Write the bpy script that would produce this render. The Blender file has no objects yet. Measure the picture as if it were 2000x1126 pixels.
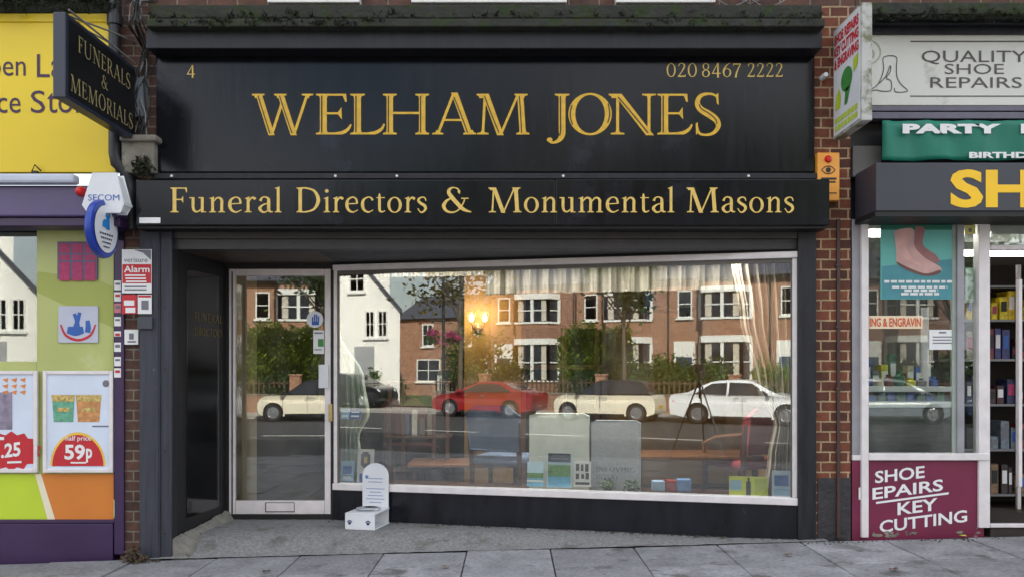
import bpy, math, random
from mathutils import Vector, Matrix, geometry
R = math.radians
random.seed(7)
sc = bpy.context.scene
col = sc.collection

# ------------------------------------------------------------------ camera, sky, sun, exposure
CY, CZ, F = -6.2, 1.279, 1627.0            # camera stands 6.2 m from the shopfront, lens 1.28 m up
cam_d = bpy.data.cameras.new('camera'); cam = bpy.data.objects.new('camera', cam_d); col.objects.link(cam)
cam.location = (0, CY, CZ); cam.rotation_euler = (R(90), 0, 0)
cam_d.sensor_width = 36; cam_d.lens = 36 * F / 2000; cam_d.shift_y = 157 / 2000
cam_d.clip_start = 0.02; cam_d.clip_end = 2000
sc.camera = cam
SUN_EL, SUN_AZ = R(30), R(28)              # sun behind the shops, a little to the right (azimuth from +Y to +X)
w = bpy.data.worlds.new('World'); sc.world = w; w.use_nodes = True
nt = w.node_tree; bg = nt.nodes['Background']
sky = nt.nodes.new('ShaderNodeTexSky'); sky.sky_type = 'NISHITA'; sky.sun_disc = False
sky.sun_elevation = SUN_EL; sky.sun_rotation = SUN_AZ; sky.air_density = 1.2; sky.dust_density = 1.5
# broken white cloud over the blue
tc = nt.nodes.new('ShaderNodeTexCoord'); mp = nt.nodes.new('ShaderNodeMapping'); mp.inputs['Scale'].default_value = (1.6, 1.6, 4.0)
nz = nt.nodes.new('ShaderNodeTexNoise'); nz.inputs['Scale'].default_value = 1.7; nz.inputs['Detail'].default_value = 7
cr = nt.nodes.new('ShaderNodeValToRGB'); cr.color_ramp.elements[0].position = .34; cr.color_ramp.elements[1].position = .56
mx = nt.nodes.new('ShaderNodeMixRGB'); mx.inputs['Color2'].default_value = (9.0, 9.2, 9.6, 1)
nt.links.new(tc.outputs['Generated'], mp.inputs['Vector']); nt.links.new(mp.outputs['Vector'], nz.inputs['Vector'])
nt.links.new(nz.outputs['Fac'], cr.inputs['Fac']); nt.links.new(cr.outputs['Color'], mx.inputs['Fac'])
nt.links.new(sky.outputs['Color'], mx.inputs['Color1']); nt.links.new(mx.outputs['Color'], bg.inputs['Color'])
bg.inputs['Strength'].default_value = 0.09
sl = bpy.data.lights.new('sun', 'SUN'); sl.energy = 5.0; sl.angle = R(0.5); sl.color = (1, .94, .84)
so = bpy.data.objects.new('sun', sl); col.objects.link(so)
dv = Vector((math.sin(SUN_AZ) * math.cos(SUN_EL), math.cos(SUN_AZ) * math.cos(SUN_EL), math.sin(SUN_EL)))
so.rotation_euler = dv.to_track_quat('Z', 'Y').to_euler()
sc.view_settings.view_transform = 'Standard'; sc.view_settings.look = 'None'
sc.view_settings.gamma = 1; sc.view_settings.exposure = 1.42
try:
    sc.cycles.use_denoising = True
    sc.cycles.max_bounces = 8; sc.cycles.transparent_max_bounces = 12
    sc.cycles.sample_clamp_indirect = 6
except Exception: pass

# ------------------------------------------------------------------ helpers
WM = {}
def S(Y): return F / (Y - CY)
def X(u, Y=0.): return (u - 1000) / S(Y)
def Z(v, Y=0.): return CZ + (720 - v) / S(Y)
WN = Vector((.2178, .976, 0)); WR = Vector((2.13, 0, 0)); WL = Vector((-1.498, .81, 0))
WD = (WL - WR).normalized()
def W(u, off):                             # a place behind the slanted shop window seen along column u
    d = (off + .464 + 6.051) / (.2178 * (u - 1000) / F + .976)
    return (u - 1000) / F * d, d + CY
def ss(a, b, x):
    t = min(1, max(0, (x - a) / (b - a))); return t * t * (3 - 2 * t)
def lin(c):
    return tuple((x / 255 / 12.92 if x / 255 <= .04045 else ((x / 255 + .055) / 1.055) ** 2.4) for x in c)

def tag(o, label=None, cat=None, group=None, kind=None):
    if label: o['label'] = label
    if cat: o['category'] = cat
    if group: o['group'] = group
    if kind: o['kind'] = kind
    return o
def thing(name, label, cat, loc=(0, 0, 0), rz=0, group=None):
    o = bpy.data.objects.new(name, None); o.empty_display_size = .2; col.objects.link(o)
    o.location = loc; o.rotation_euler = (0, 0, rz)
    WM[o] = Matrix.Translation(loc) @ Matrix.Rotation(rz, 4, 'Z')
    return tag(o, label, cat, group)
def copy_tree(o, parent=None):
    c = o.copy(); col.objects.link(c)
    if parent: c.parent = parent
    for ch in [x for x in o.children]: copy_tree(ch, c)
    return c

class MB:
    def __init__(s): s.v = []; s.f = []; s.m = []; s.mi = 0
    def mat(s, i): s.mi = i; return s
    def poly(s, pts):
        n = len(s.v); s.v += [tuple(p) for p in pts]; s.f.append(tuple(range(n, n + len(pts)))); s.m.append(s.mi); return s
    def mesh(s, vs, fs):
        n = len(s.v); s.v += [tuple(p) for p in vs]
        for f in fs: s.f.append(tuple(i + n for i in f)); s.m.append(s.mi)
        return s
    def box(s, x0, y0, z0, x1, y1, z1):
        x0, x1 = min(x0, x1), max(x0, x1); y0, y1 = min(y0, y1), max(y0, y1); z0, z1 = min(z0, z1), max(z0, z1)
        return s.mesh([(x0, y0, z0), (x1, y0, z0), (x1, y1, z0), (x0, y1, z0), (x0, y0, z1), (x1, y0, z1), (x1, y1, z1), (x0, y1, z1)],
                      [(3, 2, 1, 0), (4, 5, 6, 7), (0, 1, 5, 4), (1, 2, 6, 5), (2, 3, 7, 6), (3, 0, 4, 7)])
    def pbox(s, u0, v0, u1, v1, Y, d=.03):      # a board whose front face stands at depth Y
        return s.box(X(u0, Y), Y, Z(v1, Y), X(u1, Y), Y + d, Z(v0, Y))
    def obox(s, c, ax, ay, az, hx, hy, hz):     # oriented box
        c = Vector(c); ax = Vector(ax).normalized() * hx; ay = Vector(ay).normalized() * hy; az = Vector(az).normalized() * hz
        vs = [c + a * ax + b * ay + k * az for k in (-1, 1) for a, b in ((-1, -1), (1, -1), (1, 1), (-1, 1))]
        return s.mesh(vs, [(3, 2, 1, 0), (4, 5, 6, 7), (0, 1, 5, 4), (1, 2, 6, 5), (2, 3, 7, 6), (3, 0, 4, 7)])
    def slab(s, p0, p1, z0, z1, n, t):          # vertical board from p0 to p1 (xy), thickness t along n
        p0 = Vector((p0[0], p0[1], 0)); p1 = Vector((p1[0], p1[1], 0)); n = Vector(n).normalized() * t
        b = [p0, p1, p1 + n, p0 + n]
        vs = [(p.x, p.y, z0) for p in b] + [(p.x, p.y, z1) for p in b]
        return s.mesh(vs, [(3, 2, 1, 0), (4, 5, 6, 7), (0, 1, 5, 4), (1, 2, 6, 5), (2, 3, 7, 6), (3, 0, 4, 7)])
    def prism(s, pts, d):                       # polygon pts (3-D, planar) pushed along vector d
        d = Vector(d); a = [Vector(p) for p in pts]; b = [p + d for p in a]; n = len(a)
        tr = geometry.tessellate_polygon([a])
        s.mesh(a + b, [tuple(t) for t in tr] + [tuple(i + n for i in reversed(t)) for t in tr] + [(i, (i + 1) % n, n + (i + 1) % n, n + i) for i in range(n)])
        return s
    def tube(s, pts, r, n=8, cap=True):
        pts = [Vector(p) for p in pts]; rs = r if isinstance(r, (list, tuple)) else [r] * len(pts)
        vs = []; fs = []; up = Vector((0, 0, 1))
        for i, p in enumerate(pts):
            t = (pts[min(i + 1, len(pts) - 1)] - pts[max(i - 1, 0)]).normalized()
            a = t.cross(up if abs(t.z) < .9 else Vector((1, 0, 0))).normalized(); b = t.cross(a)
            for k in range(n):
                q = 2 * math.pi * k / n; vs.append(p + (a * math.cos(q) + b * math.sin(q)) * rs[i])
        for i in range(len(pts) - 1):
            for k in range(n):
                fs.append((i * n + k, i * n + (k + 1) % n, (i + 1) * n + (k + 1) % n, (i + 1) * n + k))
        if cap: fs += [tuple(reversed(range(n))), tuple(range((len(pts) - 1) * n, len(pts) * n))]
        return s.mesh(vs, fs)
    def lathe(s, c, prof, axis=(0, 0, 1), n=20):
        ax = Vector(axis).normalized(); a = ax.orthogonal().normalized(); b = ax.cross(a); c = Vector(c)
        vs = [c + ax * z + (a * math.cos(2 * math.pi * k / n) + b * math.sin(2 * math.pi * k / n)) * r for r, z in prof for k in range(n)]
        fs = [(i * n + k, i * n + (k + 1) % n, (i + 1) * n + (k + 1) % n, (i + 1) * n + k) for i in range(len(prof) - 1) for k in range(n)]
        return s.mesh(vs, fs)
    def disc(s, c, r, axis, rx=None, n=24):
        ax = Vector(axis).normalized(); a = Vector((0, 0, 1)) if abs(ax.z) < .9 else Vector((0, 1, 0)); b = ax.cross(a).normalized(); c = Vector(c); rx = rx or r
        return s.poly([c + b * math.cos(2 * math.pi * k / n) * rx + a * math.sin(2 * math.pi * k / n) * r for k in range(n)])
    def build(s, name, mats, parent=None, bevel=0, smooth=False, angle=40, seg=2):
        me = bpy.data.meshes.new(name); vs = s.v
        if parent is not None:
            iv = WM[parent].inverted(); vs = [iv @ Vector(p) for p in vs]
        me.from_pydata([tuple(p) for p in vs], [], s.f)
        for m in (mats if isinstance(mats, (list, tuple)) else [mats]): me.materials.append(m)
        me.polygons.foreach_set('material_index', s.m)
        me.update()
        if smooth:
            me.polygons.foreach_set('use_smooth', [True] * len(me.polygons)); me.set_sharp_from_angle(angle=R(angle))
        o = bpy.data.objects.new(name, me); col.objects.link(o)
        if parent is not None: o.parent = parent; WM[o] = WM[parent]
        else: WM[o] = Matrix.Identity(4)
        if bevel:
            b = o.modifiers.new('bevel', 'BEVEL'); b.width = bevel; b.segments = seg; b.limit_method = 'ANGLE'; b.angle_limit = R(35); b.harden_normals = False
        return o

def nodes(name):
    m = bpy.data.materials.new(name); m.use_nodes = True
    t = m.node_tree; return m, t, t.nodes['Principled BSDF']
def N(t, kind, **kw):
    n = t.nodes.new(kind)
    for k, v in kw.items():
        if k in n.inputs: n.inputs[k].default_value = v
        else: setattr(n, k, v)
    return n
def mat(name, c, rough=.6, var=.12, scale=6, metal=0, bump=0, bscale=60, spec=.5, island=0, coat=0, stretch=None, detail=5, emit=None, dirt_or_sheen=None, gum=0):
    m, t, p = nodes(name); L = t.links.new; c = lin(c)
    tc = N(t, 'ShaderNodeTexCoord'); vec = tc.outputs['Object']
    if stretch:
        mp = N(t, 'ShaderNodeMapping'); mp.inputs['Scale'].default_value = stretch; L(vec, mp.inputs['Vector']); vec = mp.outputs['Vector']
    nz = N(t, 'ShaderNodeTexNoise', Scale=scale, Detail=detail); L(vec, nz.inputs['Vector'])
    r = N(t, 'ShaderNodeValToRGB'); r.color_ramp.elements[0].position = .3; r.color_ramp.elements[1].position = .7
    r.color_ramp.elements[0].color = tuple(x * (1 - var) for x in c) + (1,); r.color_ramp.elements[1].color = tuple(min(1, x * (1 + var)) for x in c) + (1,)
    L(nz.outputs['Fac'], r.inputs['Fac']); out = r.outputs['Color']
    if dirt_or_sheen:                                   # (colour, threshold, scale) patches of dirt, moss, wear or painted sheen
        n2 = N(t, 'ShaderNodeTexNoise', Scale=dirt_or_sheen[2], Detail=8, Roughness=.65); L(tc.outputs['Object'], n2.inputs['Vector'])
        r2 = N(t, 'ShaderNodeValToRGB'); r2.color_ramp.elements[0].position = dirt_or_sheen[1]; r2.color_ramp.elements[1].position = dirt_or_sheen[1] + .1
        L(n2.outputs['Fac'], r2.inputs['Fac'])
        mm = N(t, 'ShaderNodeMixRGB'); mm.inputs['Color2'].default_value = lin(dirt_or_sheen[0]) + (1,)
        L(r2.outputs['Color'], mm.inputs['Fac']); L(out, mm.inputs['Color1']); out = mm.outputs['Color']
    if gum:                                    # small round trodden spots
        vo = N(t, 'ShaderNodeTexVoronoi', Scale=gum); L(tc.outputs['Object'], vo.inputs['Vector'])
        r3 = N(t, 'ShaderNodeValToRGB'); r3.color_ramp.elements[0].position = .05; r3.color_ramp.elements[0].color = (.6, .6, .6, 1); r3.color_ramp.elements[1].position = .07; r3.color_ramp.elements[1].color = (0, 0, 0, 1)
        L(vo.outputs['Distance'], r3.inputs['Fac']); m3 = N(t, 'ShaderNodeMixRGB'); m3.inputs['Color2'].default_value = (.06, .06, .06, 1); L(r3.outputs['Color'], m3.inputs['Fac']); L(out, m3.inputs['Color1']); out = m3.outputs['Color']
        n4 = N(t, 'ShaderNodeTexNoise', Scale=38., Detail=4); L(tc.outputs['Object'], n4.inputs['Vector']); h4 = N(t, 'ShaderNodeHueSaturation'); q4 = N(t, 'ShaderNodeMapRange'); q4.inputs['From Min'].default_value = .3; q4.inputs['From Max'].default_value = .7; q4.inputs['To Min'].default_value = .75; q4.inputs['To Max'].default_value = 1.2
        L(n4.outputs['Fac'], q4.inputs['Value']); L(q4.outputs['Result'], h4.inputs['Value']); L(out, h4.inputs['Color']); out = h4.outputs['Color']
    if island:
        g = N(t, 'ShaderNodeNewGeometry'); h = N(t, 'ShaderNodeHueSaturation')
        ma = N(t, 'ShaderNodeMapRange'); ma.inputs['To Min'].default_value = 1 - island; ma.inputs['To Max'].default_value = 1 + island
        L(g.outputs['Random Per Island'], ma.inputs['Value']); L(ma.outputs['Result'], h.inputs['Value']); L(out, h.inputs['Color']); out = h.outputs['Color']
    L(out, p.inputs['Base Color'])
    rr = N(t, 'ShaderNodeMapRange'); rr.inputs['To Min'].default_value = max(0, rough * .8); rr.inputs['To Max'].default_value = min(1, rough * 1.2)
    L(nz.outputs['Fac'], rr.inputs['Value']); L(rr.outputs['Result'], p.inputs['Roughness'])
    p.inputs['Metallic'].default_value = metal; p.inputs['Specular IOR Level'].default_value = spec; p.inputs['Coat Weight'].default_value = coat
    if bump:
        nb = N(t, 'ShaderNodeTexNoise', Scale=bscale, Detail=6); L(vec, nb.inputs['Vector'])
        b = N(t, 'ShaderNodeBump', Strength=bump, Distance=.01); L(nb.outputs['Fac'], b.inputs['Height']); L(b.outputs['Normal'], p.inputs['Normal'])
    if emit: p.inputs['Emission Color'].default_value = lin(emit[0]) + (1,); p.inputs['Emission Strength'].default_value = emit[1]
    return m
def brick(name, c1, c2, mortar, bw=.225, rh=.075, ms=.006, off=(0, 0), dark=None, bump=.6, squash=1., sqf=2):
    m, t, p = nodes(name); L = t.links.new
    tc = N(t, 'ShaderNodeTexCoord'); sx = N(t, 'ShaderNodeSeparateXYZ'); L(tc.outputs['Object'], sx.inputs[0])
    ad = N(t, 'ShaderNodeMath', operation='ADD'); L(sx.outputs['X'], ad.inputs[0]); L(sx.outputs['Y'], ad.inputs[1])
    cb = N(t, 'ShaderNodeCombineXYZ'); L(ad.outputs[0], cb.inputs['X']); L(sx.outputs['Z'], cb.inputs['Y'])
    mp = N(t, 'ShaderNodeMapping'); mp.inputs['Location'].default_value = (off[0], off[1], 0); L(cb.outputs[0], mp.inputs['Vector'])
    nw = N(t, 'ShaderNodeTexNoise', Scale=25., Detail=3); L(mp.outputs['Vector'], nw.inputs['Vector'])
    vm = N(t, 'ShaderNodeVectorMath', operation='MULTIPLY_ADD'); vm.inputs[1].default_value = (.008, .008, 0); L(nw.outputs['Color'], vm.inputs[0]); L(mp.outputs['Vector'], vm.inputs[2])
    b = N(t, 'ShaderNodeTexBrick', Scale=1.0); b.squash = squash; b.squash_frequency = sqf
    b.inputs['Brick Width'].default_value = bw; b.inputs['Row Height'].default_value = rh; b.inputs['Mortar Size'].default_value = ms; b.inputs['Mortar Smooth'].default_value = .15
    b.inputs['Color1'].default_value = lin(c1) + (1,); b.inputs['Color2'].default_value = lin(c2) + (1,); b.inputs['Mortar'].default_value = lin(mortar) + (1,)
    L(vm.outputs[0], b.inputs['Vector'])
    n2 = N(t, 'ShaderNodeTexNoise', Scale=9., Detail=8, Roughness=.7); L(tc.outputs['Object'], n2.inputs['Vector'])
    mr = N(t, 'ShaderNodeMapRange'); mr.inputs['From Min'].default_value = .3; mr.inputs['From Max'].default_value = .7; mr.inputs['To Min'].default_value = .55; mr.inputs['To Max'].default_value = 1.3
    L(n2.outputs['Fac'], mr.inputs['Value'])
    h = N(t, 'ShaderNodeHueSaturation'); L(b.outputs['Color'], h.inputs['Color']); L(mr.outputs['Result'], h.inputs['Value'])
    L(h.outputs['Color'], p.inputs['Base Color']); p.inputs['Roughness'].default_value = .85
    iv = N(t, 'ShaderNodeMath', operation='SUBTRACT'); iv.inputs[0].default_value = 1; L(b.outputs['Fac'], iv.inputs[1])
    n3 = N(t, 'ShaderNodeTexNoise', Scale=90., Detail=5); L(tc.outputs['Object'], n3.inputs['Vector'])
    a2 = N(t, 'ShaderNodeMath', operation='MULTIPLY_ADD'); a2.inputs[1].default_value = .5; L(n3.outputs['Fac'], a2.inputs[0]); L(iv.outputs[0], a2.inputs[2])
    bp = N(t, 'ShaderNodeBump', Strength=bump, Distance=.008); L(a2.outputs[0], bp.inputs['Height']); L(bp.outputs['Normal'], p.inputs['Normal'])
    return m
def cloth(name, c, tr=.4):
    m = mat(name, c, .85, .06, 4, bump=.1, bscale=80); t = m.node_tree; L = t.links.new; p = t.nodes['Principled BSDF']; out = t.nodes['Material Output']
    a = N(t, 'ShaderNodeBsdfTranslucent'); a.inputs['Color'].default_value = lin(c) + (1,); mi = N(t, 'ShaderNodeMixShader'); mi.inputs[0].default_value = tr
    L(p.outputs[0], mi.inputs[1]); L(a.outputs[0], mi.inputs[2]); L(mi.outputs[0], out.inputs['Surface']); return m
def glassm(name, refl=1.6, tint=(.93, .97, .95)):
    m, t, p = nodes(name); t.nodes.remove(p); L = t.links.new; out = t.nodes['Material Output']
    a = N(t, 'ShaderNodeBsdfTransparent'); a.inputs['Color'].default_value = tint + (1,)
    g = N(t, 'ShaderNodeBsdfGlossy', Roughness=0.0); g.inputs['Color'].default_value = (1, 1, 1, 1)
    fr = N(t, 'ShaderNodeFresnel', IOR=refl); mi = N(t, 'ShaderNodeMixShader')
    tc = N(t, 'ShaderNodeTexCoord'); nz = N(t, 'ShaderNodeTexNoise', Scale=1.3, Detail=1); L(tc.outputs['Object'], nz.inputs['Vector'])
    b = N(t, 'ShaderNodeBump', Strength=.004, Distance=.05); L(nz.outputs['Fac'], b.inputs['Height']); L(b.outputs['Normal'], g.inputs['Normal'])
    L(fr.outputs[0], mi.inputs[0]); L(a.outputs[0], mi.inputs[1]); L(g.outputs[0], mi.inputs[2])
    # thin film of dust and wiping smears
    df = N(t, 'ShaderNodeBsdfDiffuse'); df.inputs['Color'].default_value = (.6, .6, .58, 1); m2 = N(t, 'ShaderNodeMixShader'); n5 = N(t, 'ShaderNodeTexNoise', Scale=3.5, Detail=6, Roughness=.7); mp5 = N(t, 'ShaderNodeMapping'); mp5.inputs['Scale'].default_value = (1, 1, .35); mp5.inputs['Rotation'].default_value = (0, .5, 0)
    L(tc.outputs['Object'], mp5.inputs['Vector']); L(mp5.outputs['Vector'], n5.inputs['Vector']); q5 = N(t, 'ShaderNodeMapRange'); q5.inputs['From Min'].default_value = .45; q5.inputs['From Max'].default_value = .75; q5.inputs['To Max'].default_value = .07
    L(n5.outputs['Fac'], q5.inputs['Value']); L(q5.outputs['Result'], m2.inputs[0]); L(mi.outputs[0], m2.inputs[1]); L(df.outputs[0], m2.inputs[2]); L(m2.outputs[0], out.inputs['Surface'])
    return m

# ------------------------------------------------------------------ lettering
def plane_facade(Y): return (Vector((0, Y, 0)), Vector((1, 0, 0)), Vector((0, 0, 1)))
_tc = {}
def text_tris(s, bold=0.):
    if (s, bold) in _tc: return _tc[(s, bold)]
    c = bpy.data.curves.new('t', 'FONT'); c.body = s; c.offset = bold; c.resolution_u = 3; c.fill_mode = 'FRONT'
    o = bpy.data.objects.new('t', c); col.objects.link(o)
    dg = bpy.context.evaluated_depsgraph_get(); me = bpy.data.meshes.new_from_object(o.evaluated_get(dg))
    r = ([(v.co.x, v.co.y) for v in me.vertices], [tuple(p.vertices) for p in me.polygons])
    bpy.data.objects.remove(o); bpy.data.curves.remove(c); bpy.data.meshes.remove(me)
    _tc[(s, bold)] = r; return r
def put(mb, tris, rect, pl, shear=0.):         # fit flat lettering into rect (a0,a1,b0,b1) of a plane
    vs, fs = tris; x0 = min(v[0] for v in vs); x1 = max(v[0] for v in vs); y0 = min(v[1] for v in vs); y1 = max(v[1] for v in vs)
    O, ex, ey = pl; a0, a1, b0, b1 = rect
    q = []
    for x, y in vs:
        a = a0 + (x - x0) / (x1 - x0) * (a1 - a0); b = b0 + (y - y0) / (y1 - y0) * (b1 - b0)
        q.append(O + ex * a + ey * (b + shear * (a - a0)))
    mb.mesh(q, fs)
def ptext(mb, s, u0, v0, u1, v1, Y, bold=0., shear=0.):   # v0 top, v1 bottom as measured on the board at depth Y
    put(mb, text_tris(s, bold), (X(u0, Y), X(u1, Y), Z(v1, Y), Z(v0, Y)), plane_facade(Y), shear)

def crom(p, k=8):
    out = []
    for i in range(len(p) - 1):
        a = p[max(i - 1, 0)]; b = p[i]; c = p[i + 1]; d = p[min(i + 2, len(p) - 1)]
        for j in range(k):
            t = j / k
            out.append(tuple(.5 * (2 * b[n] + (c[n] - a[n]) * t + (2 * a[n] - 5 * b[n] + 4 * c[n] - d[n]) * t * t + (3 * b[n] - a[n] - 3 * c[n] + d[n]) * t ** 3) for n in range(3)))
    return out + [tuple(p[-1])]
class G:                                        # one roman letter drawn with stems, hairlines, serifs and swelling strokes
    def __init__(s): s.p = []
    def rect(s, x0, y0, x1, y1): s.p.append([(x0, y0), (x1, y0), (x1, y1), (x0, y1)]); return s
    def poly(s, *pts): s.p.append(list(pts)); return s
    def stem(s, x, y0=0, y1=100, w=13, sb=True, st=True, h=14):
        s.rect(x - w / 2, y0, x + w / 2, y1)
        if sb: s.ser(x, y0, h, w, 1)
        if st: s.ser(x, y1, h, w, -1)
        return s
    def ser(s, x, y, h, w, d, t=3.6):
        s.p.append([(x - h, y), (x + h, y), (x + h, y + d * t), (x + w / 2 + 1.5, y + d * t * 1.5), (x + w / 2, y + d * t * 3), (x - w / 2, y + d * t * 3), (x - w / 2 - 1.5, y + d * t * 1.5), (x - h, y + d * t)]); return s
    def diag(s, x0, y0, x1, y1, w): s.p.append([(x0 - w / 2, y0), (x0 + w / 2, y0), (x1 + w / 2, y1), (x1 - w / 2, y1)]); return s
    def path(s, *pts, k=8):
        c = crom(list(pts), k); l = []; r = []
        for i, (x, y, w) in enumerate(c):
            a = c[max(i - 1, 0)]; b = c[min(i + 1, len(c) - 1)]; tx, ty = b[0] - a[0], b[1] - a[1]; n = math.hypot(tx, ty) or 1
            l.append((x - ty / n * w / 2, y + tx / n * w / 2)); r.append((x + ty / n * w / 2, y - tx / n * w / 2))
        for i in range(len(c) - 1): s.p.append([l[i], r[i], r[i + 1], l[i + 1]])
        return s
    def ring(s, cx, cy, rx, ry, wx, wy, tilt=0, n=40):
        for i in range(n):
            q = [2 * math.pi * (i + k) / n for k in (0, 1)]
            o = [(cx + rx * math.cos(a), cy + ry * math.sin(a)) for a in q]
            e = [(cx + (rx - wx) * math.cos(a - tilt), cy + (ry - wy) * math.sin(a - tilt)) for a in q]
            s.p.append([o[0], o[1], e[1], e[0]])
        return s
    def tris(s):
        vs = []; fs = []
        for q in s.p:
            if sum(q[i][0] * q[(i + 1) % len(q)][1] - q[(i + 1) % len(q)][0] * q[i][1] for i in range(len(q))) < 0: q = q[::-1]
            n = len(vs); vs += [Vector(p) for p in q]; fs.append(list(range(n, n + len(q))))
        r = geometry.delaunay_2d_cdt(vs, [], fs, 0, 1e-4)
        return [(v.x, v.y) for v in r[0]], [tuple(f) for f, o in zip(r[2], r[5]) if o]
GL = {}
def g(ch, adv): GL[ch] = (G(), adv); return GL[ch][0]
g('A', 100).diag(12, 0, 49, 100, 7).diag(86, 0, 51, 103, 15.5).rect(27, 33, 76, 38).ser(12, 0, 13, 7, 1).ser(87, 0, 15, 15, 1)
g('D', 100).stem(19).path((14, 97.5, 5), (42, 97.5, 6), (72, 85, 9), (86, 50, 14), (72, 15, 9), (42, 2.5, 6), (14, 2.5, 5))
def arm_top(q, x1): q.rect(12, 95, x1, 100).poly((x1 - 7, 96), (x1, 100), (x1 + 1, 80), (x1 - 2, 80))
q = g('E', 74); q.stem(19); arm_top(q, 62); q.rect(20, 49.5, 50, 54.5).poly((46, 54), (53, 67), (54, 37), (46, 50)).rect(12, 0, 56, 5).path((40, 2.5, 5), (56, 5, 8), (66, 14, 6), (71, 25, 3))
q = g('F', 66); q.stem(19); arm_top(q, 62); q.rect(20, 49.5, 46, 54.5).poly((42, 54), (49, 67), (50, 37), (42, 50))
g('H', 108).stem(20).stem(86).rect(20, 50, 86, 55.5)
g('I', 38).stem(19)
g('J', 44).stem(26, 5, 100, sb=False).path((26, 20, 13), (26, 0, 12), (21, -13, 9), (10, -20, 6), (2, -17, 7)).ring(2, -13, 5.5, 5.5, 5.4, 5.4)
q = g('L', 72); q.stem(19).rect(12, 0, 54, 5).path((38, 2.5, 5), (54, 5, 8), (65, 14, 6), (70, 26, 3))
g('M', 126).diag(17, 0, 22, 98, 6).diag(57, -2, 23, 100, 15).diag(57, -2, 97, 98, 6).diag(108, 0, 102, 100, 14).ser(17, 0, 13, 6, 1).ser(108, 0, 15, 14, 1).ser(16, 100, 13, 14, -1).ser(104, 100, 15, 14, -1)
g('N', 106).rect(19, 0, 25, 98).diag(88, -2, 22, 100, 16).rect(83, -2, 89, 100).ser(22, 0, 14, 6, 1).ser(16, 100, 12, 12, -1).ser(86, 100, 14, 6, -1)
g('O', 104).ring(52, 50, 47, 52, 15, 5, .12)
g('Q', 104).ring(52, 50, 47, 52, 15, 5, .12).path((50, 6, 6), (70, -6, 9), (96, -18, 4))
q = g('R', 88); q.stem(19).path((18, 97.5, 5), (42, 97.5, 6), (59, 88, 10), (62, 73, 13), (56, 57, 9), (40, 49, 5), (20, 49, 5)); q.path((40, 49, 12), (56, 30, 14), (72, 8, 12), (86, 1, 5))
g('S', 66).path((57, 78, 3), (54, 94, 5), (38, 100, 6), (18, 95, 9), (10, 78, 12), (18, 62, 15), (38, 49, 17), (54, 36, 15), (59, 20, 11), (48, 4, 8), (30, -1, 6), (14, 4, 6), (9, 24, 4)).poly((53, 97), (59, 102), (60, 72), (56, 76)).poly((7, -1), (12, 4), (11, 30), (6, 27))
g('U', 104).stem(20, 30, 100, sb=False).path((20, 45, 13), (21, 22, 13), (34, 4, 9), (54, 0, 6), (74, 6, 6), (84, 24, 6), (85, 50, 6)).rect(82, 35, 88, 100).ser(85, 100, 12, 6, -1)
g('W', 148).diag(45, -2, 14, 100, 15).diag(45, -2, 72, 84, 7).diag(98, -2, 66, 100, 15).diag(98, -2, 131, 100, 7).ser(13, 100, 15, 15, -1).ser(66, 100, 15, 15, -1).ser(131, 100, 14, 7, -1)
g('&', 112).path((66, 74, 3), (62, 92, 6), (46, 100, 5), (32, 94, 10), (28, 80, 13), (38, 62, 15), (58, 36, 15), (80, 12, 13), (108, 1, 4)).path((38, 58, 4), (20, 46, 10), (10, 26, 13), (20, 6, 10), (40, 0, 7), (60, 8, 5), (76, 30, 5), (84, 52, 5)).rect(72, 54, 98, 58.5).ring(64, 84, 5, 6, 4.9, 5.9)
g('C', 96).path((86, 76, 4), (74, 95, 6), (52, 100, 6), (20, 84, 12), (8, 50, 15), (20, 15, 11), (52, 0, 6), (76, 6, 6), (88, 26, 4))
q = g('T', 86); q.stem(43, st=False).rect(6, 95, 80, 100).poly((6, 80), (9, 80), (13, 96), (6, 100)).poly((77, 80), (80, 80), (80, 100), (73, 96))
g('a', 57).path((12, 46, 10), (18, 58, 6), (28, 62, 5), (40, 56, 9), (42, 42, 11), (42, 12, 11), (48, 3, 7), (57, 3, 3)).path((42, 37, 4), (22, 30, 6), (11, 16, 11), (20, 2, 8), (32, 2, 5), (42, 12, 4))
g('c', 54).path((48, 48, 9), (42, 58, 6), (30, 61, 5), (14, 50, 9), (10, 30, 12), (16, 10, 10), (32, 1, 6), (50, 10, 3))
g('e', 56).path((12, 34, 4), (50, 36, 4), k=2).path((48, 36, 8), (44, 54, 7), (30, 61, 5), (14, 50, 9), (10, 30, 12), (16, 10, 10), (32, 1, 6), (51, 10, 3))
g('i', 32).rect(11, 0, 21, 60).ser(16, 0, 12, 10, 1, 3).poly((3, 56), (21, 64), (21, 54), (11, 54)).ring(15.5, 86, 7, 7, 6.9, 6.9)
g('l', 32).rect(11, 0, 21, 100).ser(16, 0, 12, 10, 1, 3).poly((3, 97), (21, 105), (21, 94), (11, 94))
def nn(q, x): q.rect(x + 11, 0, x + 21, 60).ser(x + 16, 0, 12, 10, 1, 3)
def arch(q, x): q.path((x + 20, 44, 4), (x + 30, 57, 6), (x + 41, 58, 8), (x + 48, 48, 10), (x + 48, 30, 10)).rect(x + 43, 0, x + 53, 38).ser(x + 48, 0, 12, 10, 1, 3)
q = g('n', 64); nn(q, 0); arch(q, 0); q.poly((3, 56), (21, 64), (21, 54), (11, 54))
q = g('m', 97); nn(q, 0); arch(q, 0); arch(q, 33); q.poly((3, 56), (21, 64), (21, 54), (11, 54))
g('o', 62).ring(31, 30, 27, 32, 11, 4, .15)
q = g('r', 44); nn(q, 0); q.poly((3, 56), (21, 64), (21, 54), (11, 54)).path((19, 42, 4), (26, 56, 6), (34, 59, 9), (42, 53, 10))
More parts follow.
